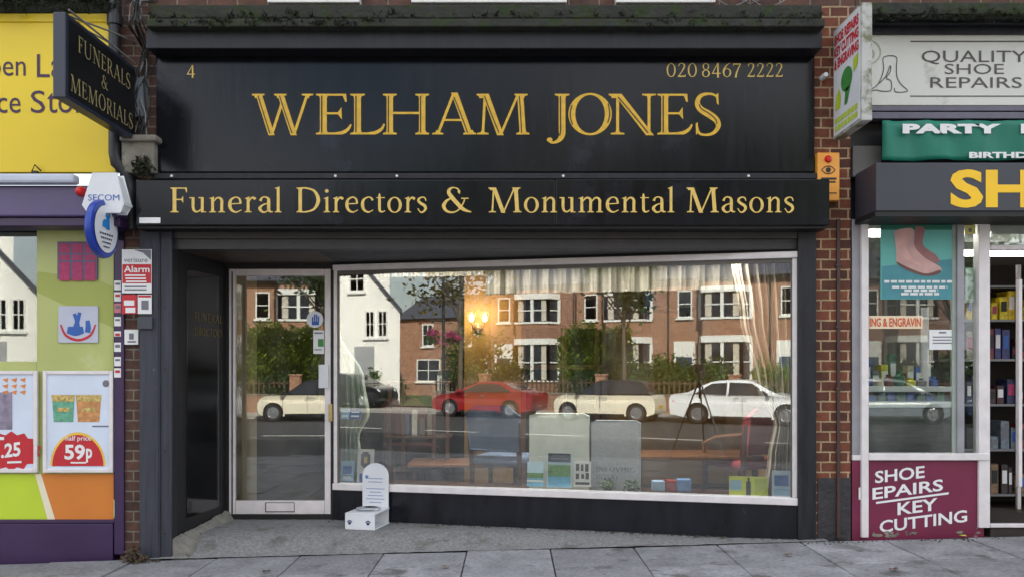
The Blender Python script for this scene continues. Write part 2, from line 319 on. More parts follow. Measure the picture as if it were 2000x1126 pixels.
g('s', 44).path((37, 46, 4), (34, 57, 5), (24, 61, 5), (12, 55, 8), (10, 45, 10), (20, 35, 11), (32, 27, 11), (36, 15, 10), (28, 3, 7), (17, 1, 5), (7, 16, 4))
g('t', 40).path((17, 76, 3), (17, 62, 9), (17, 20, 10), (19, 6, 9), (27, 2, 6), (38, 7, 3)).rect(6, 57, 37, 61)
q = g('u', 66); q.path((16, 56, 10), (16, 22, 10), (21, 6, 8), (32, 3, 6), (43, 12, 4)).rect(43, 0, 53, 61).rect(11, 30, 21, 61).poly((3, 61), (21, 61), (21, 56), (3, 57)).poly((35, 61), (53, 61), (53, 56), (35, 57)).poly((43, 5), (62, 3), (62, 0), (43, 0))
g('0', 62).ring(31, 50, 27, 51, 9, 4.5)
g('2', 58).path((10, 78, 5), (16, 94, 5), (29, 100, 5), (43, 90, 9), (44, 74, 10), (34, 48, 7), (20, 22, 5), (8, 4, 5)).rect(6, 0, 50, 9).poly((46, 0), (50, 0), (53, 17), (49, 17))
g('4', 62).rect(36, -6, 46, 102).diag(8, 26, 40, 102, 6).rect(4, 22, 57, 29)
g('6', 60).path((50, 102, 3), (28, 84, 7), (12, 54, 10), (10, 30, 10)).ring(31, 31, 25, 32, 9, 4.5)
g('7', 56).rect(6, 90, 52, 99).path((49, 96, 6), (36, 60, 7), (24, 20, 10), (21, -6, 10)).poly((5, 99), (9, 99), (8, 80), (4, 80))
g('8', 58).ring(29, 25, 24, 27, 9, 4.5).ring(29, 76, 20, 25, 7, 4.5)
_gt = {}
def gtris(ch):
    if ch not in _gt: _gt[ch] = GL[ch][0].tris()
    return _gt[ch]
def word(s, track=4):
    vs = []; fs = []; x = 0
    for ch in s:
        v, f = gtris(ch); n = len(vs); vs += [(a + x, b) for a, b in v]; fs += [tuple(i + n for i in t) for t in f]; x += GL[ch][1] + track
    return vs, fs
def put_word(mb, s, a0, a1, base, cap, pl, track=4):     # width a0..a1, baseline and cap height in metres
    v, f = word(s, track); x0 = min(p[0] for p in v); x1 = max(p[0] for p in v); O, ex, ey = pl
    mb.mesh([O + ex * (a0 + (x - x0) / (x1 - x0) * (a1 - a0)) + ey * (base + y / 100 * cap) for x, y in v], f)
# ------------------------------------------------------------------ materials
NAVY = mat('navy_gloss_paint', (27, 28, 35), .25, .35, 3, stretch=(4, 4, 1), bump=.04, bscale=14, spec=.35, dirt_or_sheen=((30, 32, 36), .66, 2.2))
NAVYM = mat('navy_worn_paint', (32, 33, 39), .42, .35, 5, stretch=(4, 4, .8), bump=.12, bscale=40, spec=.35, dirt_or_sheen=((52, 52, 52), .68, 7))
SIGNB = mat('sign_board_enamel', (13, 15, 21), .16, .45, 2.5, stretch=(5, 5, .7), bump=.07, bscale=5, spec=.3, dirt_or_sheen=((30, 32, 42), .58, 2.3))  # bluish patches colour in sky sheen on the board, along with dust
TIMBER = mat('weathered_painted_timber', (52, 54, 64), .6, .3, 5, bump=.5, bscale=22, stretch=(6, 6, .5), dirt_or_sheen=((112, 112, 114), .66, 9))
BLACKP = mat('black_gloss_panel', (13, 13, 15), .1, .2, 2, spec=.6)
BLACKM = mat('black_matt_paint', (18, 18, 19), .55, .3, 6, bump=.1)
BROWNP = mat('brown_soffit_board', (70, 58, 46), .5, .15, 4)
ALU = mat('anodised_aluminium', (222, 216, 216), .35, .08, 10, metal=.1, bump=.03)
ALUG = mat('grey_weathered_aluminium', (150, 150, 156), .45, .12, 8, metal=.4, bump=.05, dirt_or_sheen=((90, 88, 84), .66, 9))
WHITEP = mat('white_paint', (222, 222, 220), .45, .06, 5)
WHITEPL = mat('white_plastic', (218, 220, 224), .35, .05, 4)
PAPER = mat('white_paper', (226, 226, 226), .7, .04, 5)
GOLD = mat('gold_leaf', (206, 164, 50), .38, .14, 22, metal=.25, bump=.03)
GOLDP = mat('pale_gold_leaf', (212, 180, 96), .4, .12, 20, metal=.2)
GOLDD = mat('dim_gold_paint', (120, 104, 60), .5, .12, 20)
INLINE = mat('dark_inline_paint', (44, 26, 22), .4, .1, 10)
BRK = brick('red_stock_brick', (124, 68, 46), (74, 44, 35), (168, 144, 112), bw=.135, rh=.0752, ms=.0065, off=(-.008, .01), squash=1, bump=.8)
BRKD = brick('dark_sooty_brick', (96, 66, 54), (74, 52, 46), (120, 112, 100), bw=.225, rh=.0752, ms=.006, bump=.8)
MOSS = mat('mossy_concrete', (46, 47, 42), .95, .4, 10, bump=1, bscale=30, dirt_or_sheen=((40, 52, 22), .5, 7))
MOSSD = mat('dark_moss', (30, 36, 18), 1, .6, 14, bump=1, bscale=35, island=.4)
CONC = mat('old_concrete', (128, 124, 114), .9, .25, 7, bump=.8, bscale=40, dirt_or_sheen=((80, 84, 62), .55, 6))
FLOORC = mat('exposed_aggregate', (130, 130, 130), .9, .22, 60, bump=.9, bscale=120, dirt_or_sheen=((108, 106, 102), .54, 3.5), detail=8, gum=4.)
SLABM = mat('paving_flag', (134, 134, 137), .8, .24, 4, bump=.45, bscale=90, island=.2, gum=5., dirt_or_sheen=((92, 92, 92), .555, 3.6), detail=9)
JOINT = mat('paving_joint', (38, 38, 36), 1, .3, 20)
ASPH = mat('asphalt', (58, 58, 60), .9, .2, 30, bump=.4, bscale=150)
KERB = mat('kerb_granite', (140, 138, 134), .85, .15, 20, bump=.2)
GLASS = glassm('window_glass', 2.05)
GLASSL = glassm('plain_glass', 1.75); GLASSR = glassm('clear_shop_glass', 1.5)
WALLIN = mat('tan_wall', (158, 122, 74), .8, .08, 3)
WALLO = mat('olive_plaster', (150, 144, 124), .8, .06, 3)
DARKIN = mat('dark_interior', (46, 40, 34), .8, .2, 3)
CARPET = mat('carpet', (60, 50, 46), .95, .2, 40)
CURT = cloth('beige_curtain', (206, 192, 178)); PELM = cloth('pelmet_cloth', (108, 101, 92), .3)
SHEER = cloth('pale_sheer_curtain', (220, 230, 222), .5)
WOOD = mat('oak_wood', (112, 74, 48), .4, .2, 4, stretch=(1, 12, 12))
WOODD = mat('dark_wood', (66, 42, 30), .4, .2, 4, stretch=(8, 8, 1))
STEEL = mat('stainless_steel', (190, 192, 195), .22, .05, 10, metal=1)
BLK = mat('black_ink', (24, 24, 26), .5, .1, 8)
INKG = mat('grey_ink', (110, 112, 120), .6, .1, 8)
YEL = mat('yellow_sign_panel', (228, 198, 26), .42, .05, 1.5, dirt_or_sheen=((196, 176, 44), .62, 1.3))
YELT = mat('yellow_letters', (238, 190, 20), .4, .05, 6)
PURPD = mat('dark_purple_paint', (56, 36, 74), .38, .12, 3)
PURPL = mat('lavender_purple_metal', (84, 72, 112), .3, .12, 3, metal=.1)
PLUM = mat('plum_ink', (58, 26, 66), .5, .1, 6)
LIME = mat('lime_vinyl', (184, 205, 48), .5, .08, 2)
LIMEP = mat('pale_lime_vinyl', (176, 184, 112), .3, .1, 1.4, dirt_or_sheen=((194, 198, 146), .55, 1.2))
ORANGE = mat('orange_vinyl', (206, 122, 44), .5, .06, 2)
CREAM = mat('cream_vinyl', (226, 216, 190), .5, .06, 2)
RED = mat('red_ink', (190, 34, 46), .5, .06, 6)
REDL = mat('red_lens', (200, 16, 24), .2, .05, 6)
BLUE = mat('royal_blue_plastic', (30, 62, 160), .3, .06, 5)
BLUEP = mat('pale_blue_print', (150, 188, 220), .5, .1, 5)
BLUEM = mat('mid_blue_print', (44, 92, 170), .5, .08, 5)
MAROON = mat('maroon_paint', (112, 30, 62), .45, .12, 3, bump=.06, dirt_or_sheen=((92, 28, 50), .6, 4))
TEALB = mat('green_banner_cloth', (8, 112, 92), .55, .12, 3, bump=.1, bscale=10)
TEALP = mat('teal_poster', (100, 178, 170), .5, .08, 3)
PINK = mat('pink_suede', (206, 166, 160), .7, .15, 10)
MAGEN = mat('magenta_print', (168, 44, 96), .5, .2, 30)
GREENK = mat('green_print', (60, 130, 60), .5, .15, 10)
LGREY = mat('pale_grey_sign', (204, 204, 196), .5, .05, 2, dirt_or_sheen=((172, 172, 164), .6, 3))
ORANGB = mat('amber_plastic', (232, 158, 60), .4, .06, 6)
PIPE = mat('black_iron_pipe', (34, 36, 42), .45, .2, 10, bump=.2)
PIPER = mat('brown_pipe_paint', (66, 44, 40), .5, .2, 12, bump=.15)
CABLE = mat('grey_cable', (120, 118, 116), .6, .15, 20)
CABLED = mat('black_cable', (26, 26, 28), .6, .2, 20)
SLATE = mat('roof_slate', (70, 72, 84), .6, .2, 12, bump=.4, bscale=20)

def sunk(mb, name, m, parent, **k): return mb.build(name, m, parent, **k)

# ------------------------------------------------------------------ ground
def gz(x, y):
    a = -.045 + .027 * max(-5, min(5, x)); t = min(1, max(0, (-y - 2) / 17)); return a * (1 - t) - .42 * t
def zp(x): return -.045 + .027 * x
def sheet(name, m, xs, ys, zf):
    mb = MB(); nx, ny = len(xs), len(ys)
    mb.mesh([(x, y, zf(x, y)) for y in ys for x in xs], [(j * nx + i, j * nx + i + 1, (j + 1) * nx + i + 1, (j + 1) * nx + i) for j in range(ny - 1) for i in range(nx - 1)])
    return tag(mb.build(name, m, smooth=True), kind='structure')
XS = [-300, -80, -40, -20, -12, -8, -5, -2.5, 0, 2.5, 5, 8, 12, 20, 40, 80, 300]
sheet('ground', mat('far_grass', (92, 106, 60), .95, .3, 2, bump=.5), [-700, 700], [-900, 700], lambda x, y: -.75)
sheet('pavement_bed', JOINT, XS, [-6.4, -5, -4, -3, -2, -1, -.05, .3], lambda x, y: gz(x, y) - .022)
sheet('road', ASPH, XS, [-22.3, -19, -16, -13, -10, -8, -6.35], lambda x, y: gz(x, y) - .1)
sheet('far_pavement', mat('far_paving', (165, 160, 152), .85, .12, 3, bump=.2), XS, [-25.2, -24, -22.4], lambda x, y: gz(x, y))
sheet('garden_ground', mat('garden_lawn', (86, 104, 52), .95, .3, 3, bump=.6), XS, [-120, -60, -40, -32, -25.2], lambda x, y: -.36)
k = MB()
for x in range(-30, 30):
    k.box(x * .915 + .004, -6.5, gz(x * .915, -6.5) - .14, x * .915 + .911, -6.36, gz(x * .915 + .45, -6.4) + .004)
    k.box(x * .915 + .004, -22.42, -.56, x * .915 + .911, -22.28, -.412)
tag(k.build('kerb', KERB, bevel=.012), kind='structure')
mk = MB()
for i in range(-12, 12): mk.box(i * 3, -13.1, gz(0, -13.05) - .1, i * 3 + 1.6, -13.0, gz(0, -13.05) - .094)
tag(mk.build('road_marking', mat('road_paint', (210, 208, 200), .7, .15, 12)), kind='structure')

rs = random.Random(3)
pv = MB()
xj = [-.94 - .61 * 14 + .61 * i for i in range(34)]
first = {}
for i, x0 in enumerate(xj[:-1]):
    x1 = xj[i + 1]; y = -.1; n = 0
    fl = {-1: .72}.get(i, rs.choice([.56, .62, .68, .78, .84]))
    while y > -6.3:
        ln = fl if n == 0 else rs.choice([.6, .6, .75, .9])
        y1 = max(y - ln, -6.36); dz = rs.uniform(-.003, .003); tx = rs.uniform(-.003, .003); ty = rs.uniform(-.003, .003)
        c = [(x0 + .004, y1 + .004), (x1 - .004, y1 + .004), (x1 - .004, y - .004), (x0 + .004, y - .004)]
        sg = [(-1, -1), (1, -1), (1, 1), (-1, 1)]
        top = [(px, py, gz(px, py) + dz + tx * a + ty * b) for (px, py), (a, b) in zip(c, sg)]
        bot = [(px, py, gz(px, py) - .04) for px, py in c]
        pv.mesh(bot + top, [(3, 2, 1, 0), (4, 5, 6, 7), (0, 1, 5, 4), (1, 2, 6, 5), (2, 3, 7, 6), (3, 0, 4, 7)])
        y = y1; n += 1
tag(pv.build('pavement', SLABM, bevel=.006), kind='structure')
fc = MB(); nx, ny = 84, 22; rs = random.Random(5)
xa, xb, ya, yb = -2.66, 2.32, -.1, .95
for j in range(ny + 1):
    for i in range(nx + 1):
        x = xa + (xb - xa) * i / nx; y = ya + (yb - ya) * j / ny
        t = ss(-.1, .32, y); fc.v.append((x, y, (zp(x) + .004) * (1 - t) + .014 * t + rs.uniform(-.0022, .0022)))
for j in range(ny):
    for i in range(nx):
        a = j * (nx + 1) + i; fc.f.append((a, a + 1, a + nx + 2, a + nx + 1)); fc.m.append(0)
tag(fc.build('forecourt', FLOORC, smooth=True), kind='structure')

# ------------------------------------------------------------------ the funeral director's shop
shop = thing('funeral_shop', 'black painted funeral director\'s shop with recessed door and wide shop window', 'shop')
b = MB()
b.box(-2.92, .02, 3.9, 2.56, .25, 7.4)
b.build('upper_wall', BRKD, shop)
b = MB(); b.box(-2.9, 4.22, -.2, 2.54, 4.4, 7.4); b.build('rear_wall', BRKD, shop)
b = MB(); b.prism([(-2.92, -.35, 7.3), (-2.92, 4.6, 10.6), (-2.92, 9.6, 7.3)], (5.48, 0, 0)); b.build('roof', SLATE, shop)
for u0, u1 in ((522, 702), (803, 1107), (1203, 1398)):
    b = MB(); b.pbox(u0, -22, u1, 5, -.06, .12); b.build('window_sill', WHITEP, shop, bevel=.006)
# mossy ledge, cornice board
b = MB(); b.pbox(285, 36, 1612, 52, -.26, .28); b.pbox(292, 9, 1606, 35.5, -.17, .2); b.build('ledge', MOSS, shop, bevel=.008)
def tufts(name, u0, u1, v, Y, n, parent, size=.05, drop=.03, seed=1):
    rr = random.Random(seed); mb = MB()
    for _ in range(n):
        cx = X(u0, Y) + (X(u1, Y) - X(u0, Y)) * rr.random(); cy = Y + rr.uniform(-.012, .05); cz = Z(v, Y) + rr.uniform(-drop, .02)
        for _ in range(7):
            d = Vector((rr.gauss(0, 1), rr.gauss(0, 1) - .4, rr.gauss(0, 1) + .6)).normalized() * size * rr.uniform(.4, 1)
            a = d.orthogonal().normalized() * size * .2; c = Vector((cx, cy, cz)) + Vector((rr.uniform(-.02, .02), 0, rr.uniform(-.01, .01)))
            mb.poly([c - a, c + a, c + d])
    return mb.build(name, MOSSD, parent)
tufts('moss', 290, 1608, 30, -.175, 240, shop, .045, .06, 1)
tag(tufts('moss', 300, 760, 42, -.262, 130, shop, .04, .03, 2), 'thicker moss on the left end of the ledge')
tufts('moss', 1200, 1608, 44, -.262, 70, shop, .03, .03, 3)
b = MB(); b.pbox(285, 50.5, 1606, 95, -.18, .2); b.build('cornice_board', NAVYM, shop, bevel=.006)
b = MB(); b.pbox(285, 95.5, 1606, 345, .02, .06); b.build('backing_board', BLACKM, shop)
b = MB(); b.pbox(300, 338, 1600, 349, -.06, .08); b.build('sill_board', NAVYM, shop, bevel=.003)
# piers
b = MB(); b.box(X(1588), 0, -.2, X(1661), .4, 3.98); b.build('brick_pier', BRK, shop)
b = MB(); b.box(X(1596.5), -.004, -.2, X(1661.5), .1, Z(932)); b.build('painted_plinth', mat('black_painted_brick', (46, 44, 48), .6, .35, 9, bump=.8, bscale=25, dirt_or_sheen=((96, 70, 60), .66, 12)), shop, bevel=.003)
b = MB(); b.box(X(234), 0, -.2, X(306), .4, 3.98); tag(b.build('brick_pier', BRKD, shop), 'darker sooty brick pier with stickers')
b = MB(); b.pbox(236, 272, 300, 338, -.1, .12); b.pbox(232, 262, 304, 275, -.14, .16); b.build('corbel', CONC, shop, bevel=.015)
# left timber pilaster, right pilaster
b = MB(); b.pbox(272, 452, 312, 1092, -.07, .2); b.pbox(313, 452, 335, 1092, -.055, .18); b.pbox(305, 452, 309, 1085, -.078, .02); b.pbox(330, 452, 335, 1085, -.064, .02)
b.build('pilaster', TIMBER, shop, bevel=.005)
for v in (600, 720, 880, 1042): b = MB(); b.disc((X(322, -.0562), -.0562, Z(v, -.0562)), .009, (0, 1, 0)); b.build('bolt_hole', BLK, shop)
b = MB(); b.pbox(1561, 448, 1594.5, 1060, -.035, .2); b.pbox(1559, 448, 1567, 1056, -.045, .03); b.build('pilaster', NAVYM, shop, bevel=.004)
for v in (540, 700, 870, 1000): b = MB(); b.disc((X(1584, -.036), -.036, Z(v, -.036)), .007, (0, 1, 0)); b.build('bolt_hole', BLK, shop)
# shutter lintel and soffits
b = MB(); b.pbox(336, 448, 1560, 466, -.03, .1); b.pbox(338, 466.5, 1560, 487, -.005, .1); b.build('lintel', mat('lintel_paint', (52, 50, 52), .5, .25, 5, bump=.15, dirt_or_sheen=((74, 70, 66), .6, 3)), shop, bevel=.004)
zs = Z(487)
b = MB(); b.prism([(-2.56, .095, zs), (-1.47, .095, zs), (-1.47, .84, zs), (-2.56, .84, zs)], (0, 0, .03)); b.build('soffit', BROWNP, shop)
b = MB(); b.prism([(-1.4695, .095, zs), (2.2, .095, zs), (2.2, .3, zs), (-1.4695, .98, zs)], (0, 0, .03)); b.build('soffit', BLACKM, shop)
# left recess wall
P0 = Vector((X(336, -.05), -.05, 0)); P1 = Vector((X(441, .81), .81, 0)); rd = (P1 - P0).normalized(); rn = Vector((rd.y, -rd.x, 0))   # faces right
b = MB(); b.slab(P0 - rn * .006, P1 - rn * .006, -.1, zs - .001, -rn, .12); b.build('recess_wall', BLACKM, shop)
b = MB(); b.slab(P0 + rd * .22, P1 - rd * .08, .14, zs - .12, -rn, .004); pan = b.build('recess_panel', BLACKP, shop, bevel=.002)
b = MB(); pl = (P0 + rn * .003, rd, Vector((0, 0, 1)))
ZR = lambda v, t: CZ + (720 - v) / S(t)
put_word(b, 'FUNERAL', .33, .80, 1.655, .068, pl, 6); put_word(b, 'DIRECTORS', .33, .80, 1.545, .06, pl, 5); b.build('lettering', GOLDD, pan)
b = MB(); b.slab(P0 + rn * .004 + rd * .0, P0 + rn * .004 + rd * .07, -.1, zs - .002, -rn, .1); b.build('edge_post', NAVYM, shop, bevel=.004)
# broken concrete kerb along the recess wall
b = MB(); rr = random.Random(4); n = 26; vs = []
for i in range(n + 1):
    p = P0 + (P1 - P0) * (i / n) ** .9
    h = .015 + .055 * i / n + rr.uniform(-.006, .006); wd_ = .12 - .05 * i / n + rr.uniform(-.008, .008); zb = -.13
    for a, z in ((0.003, zb), (0.003, h + .015), (wd_ * .45, h), (wd_, h - .06), (wd_ + .03, zb)): vs.append(p + rn * a + Vector((0, 0, z + rr.uniform(-.006, .006))))
fs = [(i * 5 + k_, i * 5 + k_ + 1, i * 5 + k_ + 6, i * 5 + k_ + 5) for i in range(n) for k_ in range(4)] + [(0, 1, 2, 3, 4)]
b.mesh(vs, fs); b.build('broken_kerb', mat('patched_concrete', (124, 121, 114), .9, .25, 14, bump=.8, bscale=60, dirt_or_sheen=((92, 86, 76), .56, 9)), shop, smooth=True, angle=60)
# door
DYY = .81
door = MB()
for r_ in ((447, 525, 459, 1003), (634, 525, 646, 1003), (459.4, 525, 633.6, 538), (459.4, 977, 633.6, 1003)): door.pbox(*r_, DYY, .05)
dr = door.build('door', ALU, shop, bevel=.004)
b = MB(); b.pbox(452, 530, 454.5, 1003, DYY - .003, .01); b.build('frame_gap', BLK, dr)
b = MB(); b.slab((X(458.5, DYY), DYY + .02), (X(635, DYY), DYY + .02 + .0066), Z(978, DYY), Z(537, DYY), (0, 1, 0), .006); b.build('door_pane', GLASS, dr)
b = MB(); b.pbox(518, 980, 575, 999, DYY - .004, .004); b.build('letter_plate', BLK, dr)
b = MB(); b.pbox(519.5, 981.5, 573.5, 997.5, DYY - .012, .012); b.build('letter_flap', ALU, dr, bevel=.003)
b = MB(); b.pbox(622, 711, 641, 757, DYY - .025, .024); b.build('push_plate', WHITEPL, dr, bevel=.004)
b = MB(); b.pbox(641.5, 788, 649, 822, DYY - .02, .02); b.lathe((X(645, DYY), DYY - .021, Z(806, DYY)), [(0, -.006), (.009, -.006), (.011, 0)], (0, 1, 0), 14); b.build('lock', mat('brass', (190, 170, 120), .35, .1, 10, metal=.8), dr, bevel=.002)
b = MB(); b.pbox(434, 513, 655, 524.5, DYY + .01, .06); b.pbox(434, 525, 446.6, 1012, DYY + .01, .06); b.pbox(646.4, 525, 655.5, 1040, DYY - .01, .08); b.pbox(446, 1003.5, 648, 1018, DYY + .004, .08); b.build('door_frame', BLACKM, shop, bevel=.003)
# shop window on the slant
ZT, ZB = 2.15, .268
def wslab(mb, a0, a1, z0, z1, off, t):          # a along the window from its right end, off = inward offset of the front face
    p = WR + WD * a0 + WN * off; q = WR + WD * a1 + WN * off; return mb.slab(p, q, z0, z1, WN, t)
LW = (WL - WR).length
b = MB(); wslab(b, 0, LW, ZT - .048, ZT, -.03, .07); wslab(b, 0, LW, ZB, ZB + .055, -.035, .08)
wslab(b, 0, .042, ZB + .0555, ZT - .0485, -.012, .05); wslab(b, LW - .03, LW, ZB + .0555, ZT - .0485, -.012, .05)
wf = b.build('shop_window', ALU, shop, bevel=.005)
b = MB(); wslab(b, .042, LW - .03, ZT - .078, ZT - .0487, .0, .03); wslab(b, .0425, .052, ZB + .056, ZT - .079, .0, .03); wslab(b, LW - .041, LW - .0305, ZB + .056, ZT - .079, .0, .03); b.build('glazing_bead', mat('glazing_gasket', (96, 92, 86), .5, .1, 5), wf)
b = MB(); wslab(b, .043, LW - .031, ZB + .05, ZT - .05, .012, .006); b.build('window_pane', GLASS, wf)
b = MB(); wslab(b, -.02, LW + .02, -.1, ZB - .001, -.012, .1); b.build('stall_riser', NAVY, shop, bevel=.004)
b = MB(); wslab(b, -.02, LW + .02, ZT + .001, zs + .02, .0, .08); b.build('window_head', BLACKM, shop)
# rooms behind
b = MB(); b.box(X(907, 3.0), 3.0, 0, 2.5, 3.1, 2.35); b.build('back_room_wall', WALLIN, shop)
b = MB(); b.box(-2.92, 4.05, 0, 2.5, 4.2, 2.75); b.build('back_room_wall', DARKIN, shop)
b = MB(); b.box(2.36, .42, 0, 2.5, 4.04, 2.75); b.build('side_room_wall', WALLIN, shop)
b = MB(); b.box(-2.52, 1.46, 0, -2.36, 4.04, 2.75); b.build('side_room_wall', DARKIN, shop)
b = MB(); b.box(-2.46, .885, 0, -2.345, 1.455, 2.75); b.build('side_room_wall', WALLO, shop)
b = MB(); b.box(-2.9, .98, 2.35, 2.5, 4.2, 2.41); b.build('ceiling', mat('ceiling_paint', (190, 184, 170), .8, .05, 3), shop)
b = MB(); b.box(-2.52, .9, -.04, 2.5, 4.2, .02); b.build('shop_floor', CARPET, shop)
# display shelf inside the window
b = MB(); b.prism([tuple(WR + WD * .03 + WN * .03) [:2] + (.25,), tuple(WR + WD * (LW - .02) + WN * .03)[:2] + (.25,), tuple(WR + WD * (LW - .02) + WN * .6)[:2] + (.25,), tuple(WR + WD * .03 + WN * .6)[:2] + (.25,)], (0, 0, .03)); b.build('display_shelf', WOODD, shop)

# fascia sign
YF = -.03
t = thing('fascia_sign', 'navy fascia board with large gold serif name across the shopfront', 'sign', (X(948, YF), YF, Z(335, YF)))
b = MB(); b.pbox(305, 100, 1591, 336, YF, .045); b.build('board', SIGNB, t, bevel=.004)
YL = YF - .003
b = MB(); rects = {0: (492, 612, 'W'), 1: (617, 687, 'E'), 2: (684, 752, 'L'), 3: (748, 838, 'H'), 4: (844, 930, 'A'), 5: (931, 1034, 'M'), 6: (1068, 1112, 'J'), 7: (1110, 1195, 'O'), 8: (1189, 1281, 'N'), 9: (1284, 1353, 'E'), 10: (1357, 1408, 'S')}
PF = plane_facade(YL); base = Z(263, YL); cap = Z(183.5, YL) - base
xmap = {}
for u0, u1, ch in rects.values():
    v_, f_ = gtris(ch); x0 = min(p[0] for p in v_); x1 = max(p[0] for p in v_); k_ = (X(u1, YL) - X(u0, YL)) / (x1 - x0)
    b.mesh([(X(u0, YL) + (x - x0) * k_, YL, base + y / 100 * cap) for x, y in v_], f_); xmap.setdefault(ch, []).append((X(u0, YL), x0, k_))
b.build('lettering', GOLD, t)
b = MB(); YI = YL - .002                       # dark engraved line inside each thick stroke
def inl(ch, pts, w_):
    for xo, x0, k_ in xmap[ch]:
        q = G(); q.path(*[(x, y, w_) for x, y in pts]); v_, f_ = q.tris()
        b.mesh([(xo + (x - x0) * k_, YI, base + y / 100 * cap) for x, y in v_], f_)
IW = 2.6
inl('W', [(12.5, 95), (27, 48), (41, 3)], IW); inl('W', [(64, 95), (79, 48), (94, 3)], IW)
inl('E', [(16, 5), (16, 50), (16, 95)], IW); inl('L', [(16, 5), (16, 50), (16, 95)], IW)
inl('H', [(17, 5), (17, 50), (17, 95)], IW); inl('H', [(82.8, 5), (82.8, 50), (82.8, 95)], IW)
inl('A', [(82, 4), (66, 50), (50, 92)], IW); inl('M', [(21, 94), (37, 48), (54, 4)], IW); inl('M', [(105, 4), (103, 50), (100, 94)], IW)
inl('J', [(23, 94), (23, 50), (23, 10), (21, -3)], IW); inl('N', [(23, 92), (54, 48), (84, 4)], IW)
inl('S', [(14, 74), (20, 63), (38, 51), (52, 38), (56, 26)], IW)
inl('O', [(14, 24), (9, 48), (13, 72)], IW); inl('O', [(90, 28), (94.5, 50), (91, 76)], IW)
b.build('inline', INLINE, t)
b = MB()
for s_, u0, u1 in (('020', 1302, 1361), ('8467', 1371, 1447), ('2222', 1460, 1529)): put_word(b, s_, X(u0, YL), X(u1, YL), Z(150.5, YL), Z(124, YL) - Z(150.5, YL), PF, 3)
b.build('telephone_number', GOLDP, t)
b = MB(); put_word(b, '4', X(365, YL), X(381, YL), Z(151, YL), Z(128, YL) - Z(151, YL), PF, 0); b.build('shop_number', GOLDP, t)

# lower sign box
YS = -.22
t = thing('sign_box', 'long navy sign box lettered Funeral Directors & Monumental Masons over the door and window', 'sign', (X(942, YS), YS, Z(440, YS)))
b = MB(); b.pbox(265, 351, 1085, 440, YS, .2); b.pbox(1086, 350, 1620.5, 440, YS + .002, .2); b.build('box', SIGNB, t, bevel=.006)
b = MB(); b.pbox(268, 440.2, 1616, 446, YS + .03, .17); b.build('bottom_rail', BLACKM, t)
b = MB(); PF = plane_facade(YS - .003); YQ = YS - .003
for s_, u0, u1, tr_ in (('Funeral', 333, 550, 2), ('Directors', 579, 834, 2), ('&', 863, 921, 0), ('Monumental', 954, 1317, 2), ('Masons', 1341, 1551, 2)):
    put_word(b, s_, X(u0, YQ), X(u1, YQ), Z(415, YQ), Z(366.5, YQ) - Z(415, YQ), PF, tr_)
b.build('lettering', GOLDP, t)
b = MB(); b.pbox(272, 425, 313, 436, YS - .003, .003); b.build('label', PAPER, t)
for u in (335, 655, 775, 1100, 1462): b = MB(); b.lathe((X(u, -.06), -.0605, Z(344, -.06)), [(0, -.008), (.008, -.006), (.011, 0)], (0, 1, 0), 10); b.build('screw_head', PAPER, t)
# ------------------------------------------------------------------ projecting sign on the left
PX_ = -2.76
t = thing('projecting_sign', 'black double sided projecting sign with gold words Funerals & Memorials', 'sign', (PX_, -.06, 2.95))
y0, y1, z0, z1 = -1.05, -.1, 2.955, 3.485
b = MB(); b.box(PX_ - .08, y0, z0, PX_, y1, z1); b.build('sign_case', mat('projecting_sign_case', (40, 46, 62), .35, .15, 3), t, bevel=.006)
b = MB(); b.box(PX_ + .0004, y0 + .03, z0 + .03, PX_ + .004, y1 - .01, z1 - .03); b.build('sign_face', mat('sign_face_black', (18, 19, 22), .35, .1, 3), t)
pl = (Vector((PX_ + .006, y0, z0)), Vector((0, 1, 0)), Vector((0, 0, 1)))
b = MB(); put_word(b, 'FUNERALS', .14, .86, .335, .105, pl, 6); put_word(b, '&', .44, .53, .215, .085, pl, 0); put_word(b, 'MEMORIALS', .05, .90, .06, .105, pl, 6)
b.build('lettering', mat('worn_gold', (150, 138, 96), .5, .15, 20), t)
b = MB(); b.box(PX_ - .075, y1 + .001, z0 + .02, PX_ - .01, -.005, z0 + .06); b.box(PX_ - .075, y1 + .001, z1 - .08, PX_ - .01, -.005, z1 - .04); b.build('bracket', PIPE, t)
b = MB(); b.tube([(PX_ - .01, -.98, z1 + .0), (PX_ - .03, -.3, z1 + .16), (PX_ - .05, .0, z1 + .22)], .006, 6); b.tube([(PX_ - .07, -.98, z1), (PX_ - .2, .0, z1 + .2)], .006, 6); b.tube([(PX_ + .01, -1.03, z1 + .02), (PX_ + .01, -.12, z1 + .02)], .007, 6); b.build('stay_rod', CABLE, t)

# downpipe
t = thing('downpipe', 'black iron downpipe beside the left brick pier', 'downpipe', (X(222, -.08), -.08, 2.7))
b = MB(); px = X(224, -.09); b.tube([(px, -.09, 4.1), (px, -.09, Z(300, -.09)), (px + .01, -.09, Z(318, -.09)), (px + .09, -.05, Z(345, -.05)), (px + .1, -.03, Z(450))], .042, 12); b.build('pipe', PIPE, t, smooth=True)
b = MB()
for v in (40, 215): b.lathe((px, -.09, Z(v, -.09)), [(.043, -.04), (.054, -.035), (.054, .035), (.043, .04)], n=14)
b.build('collar', PIPE, t)
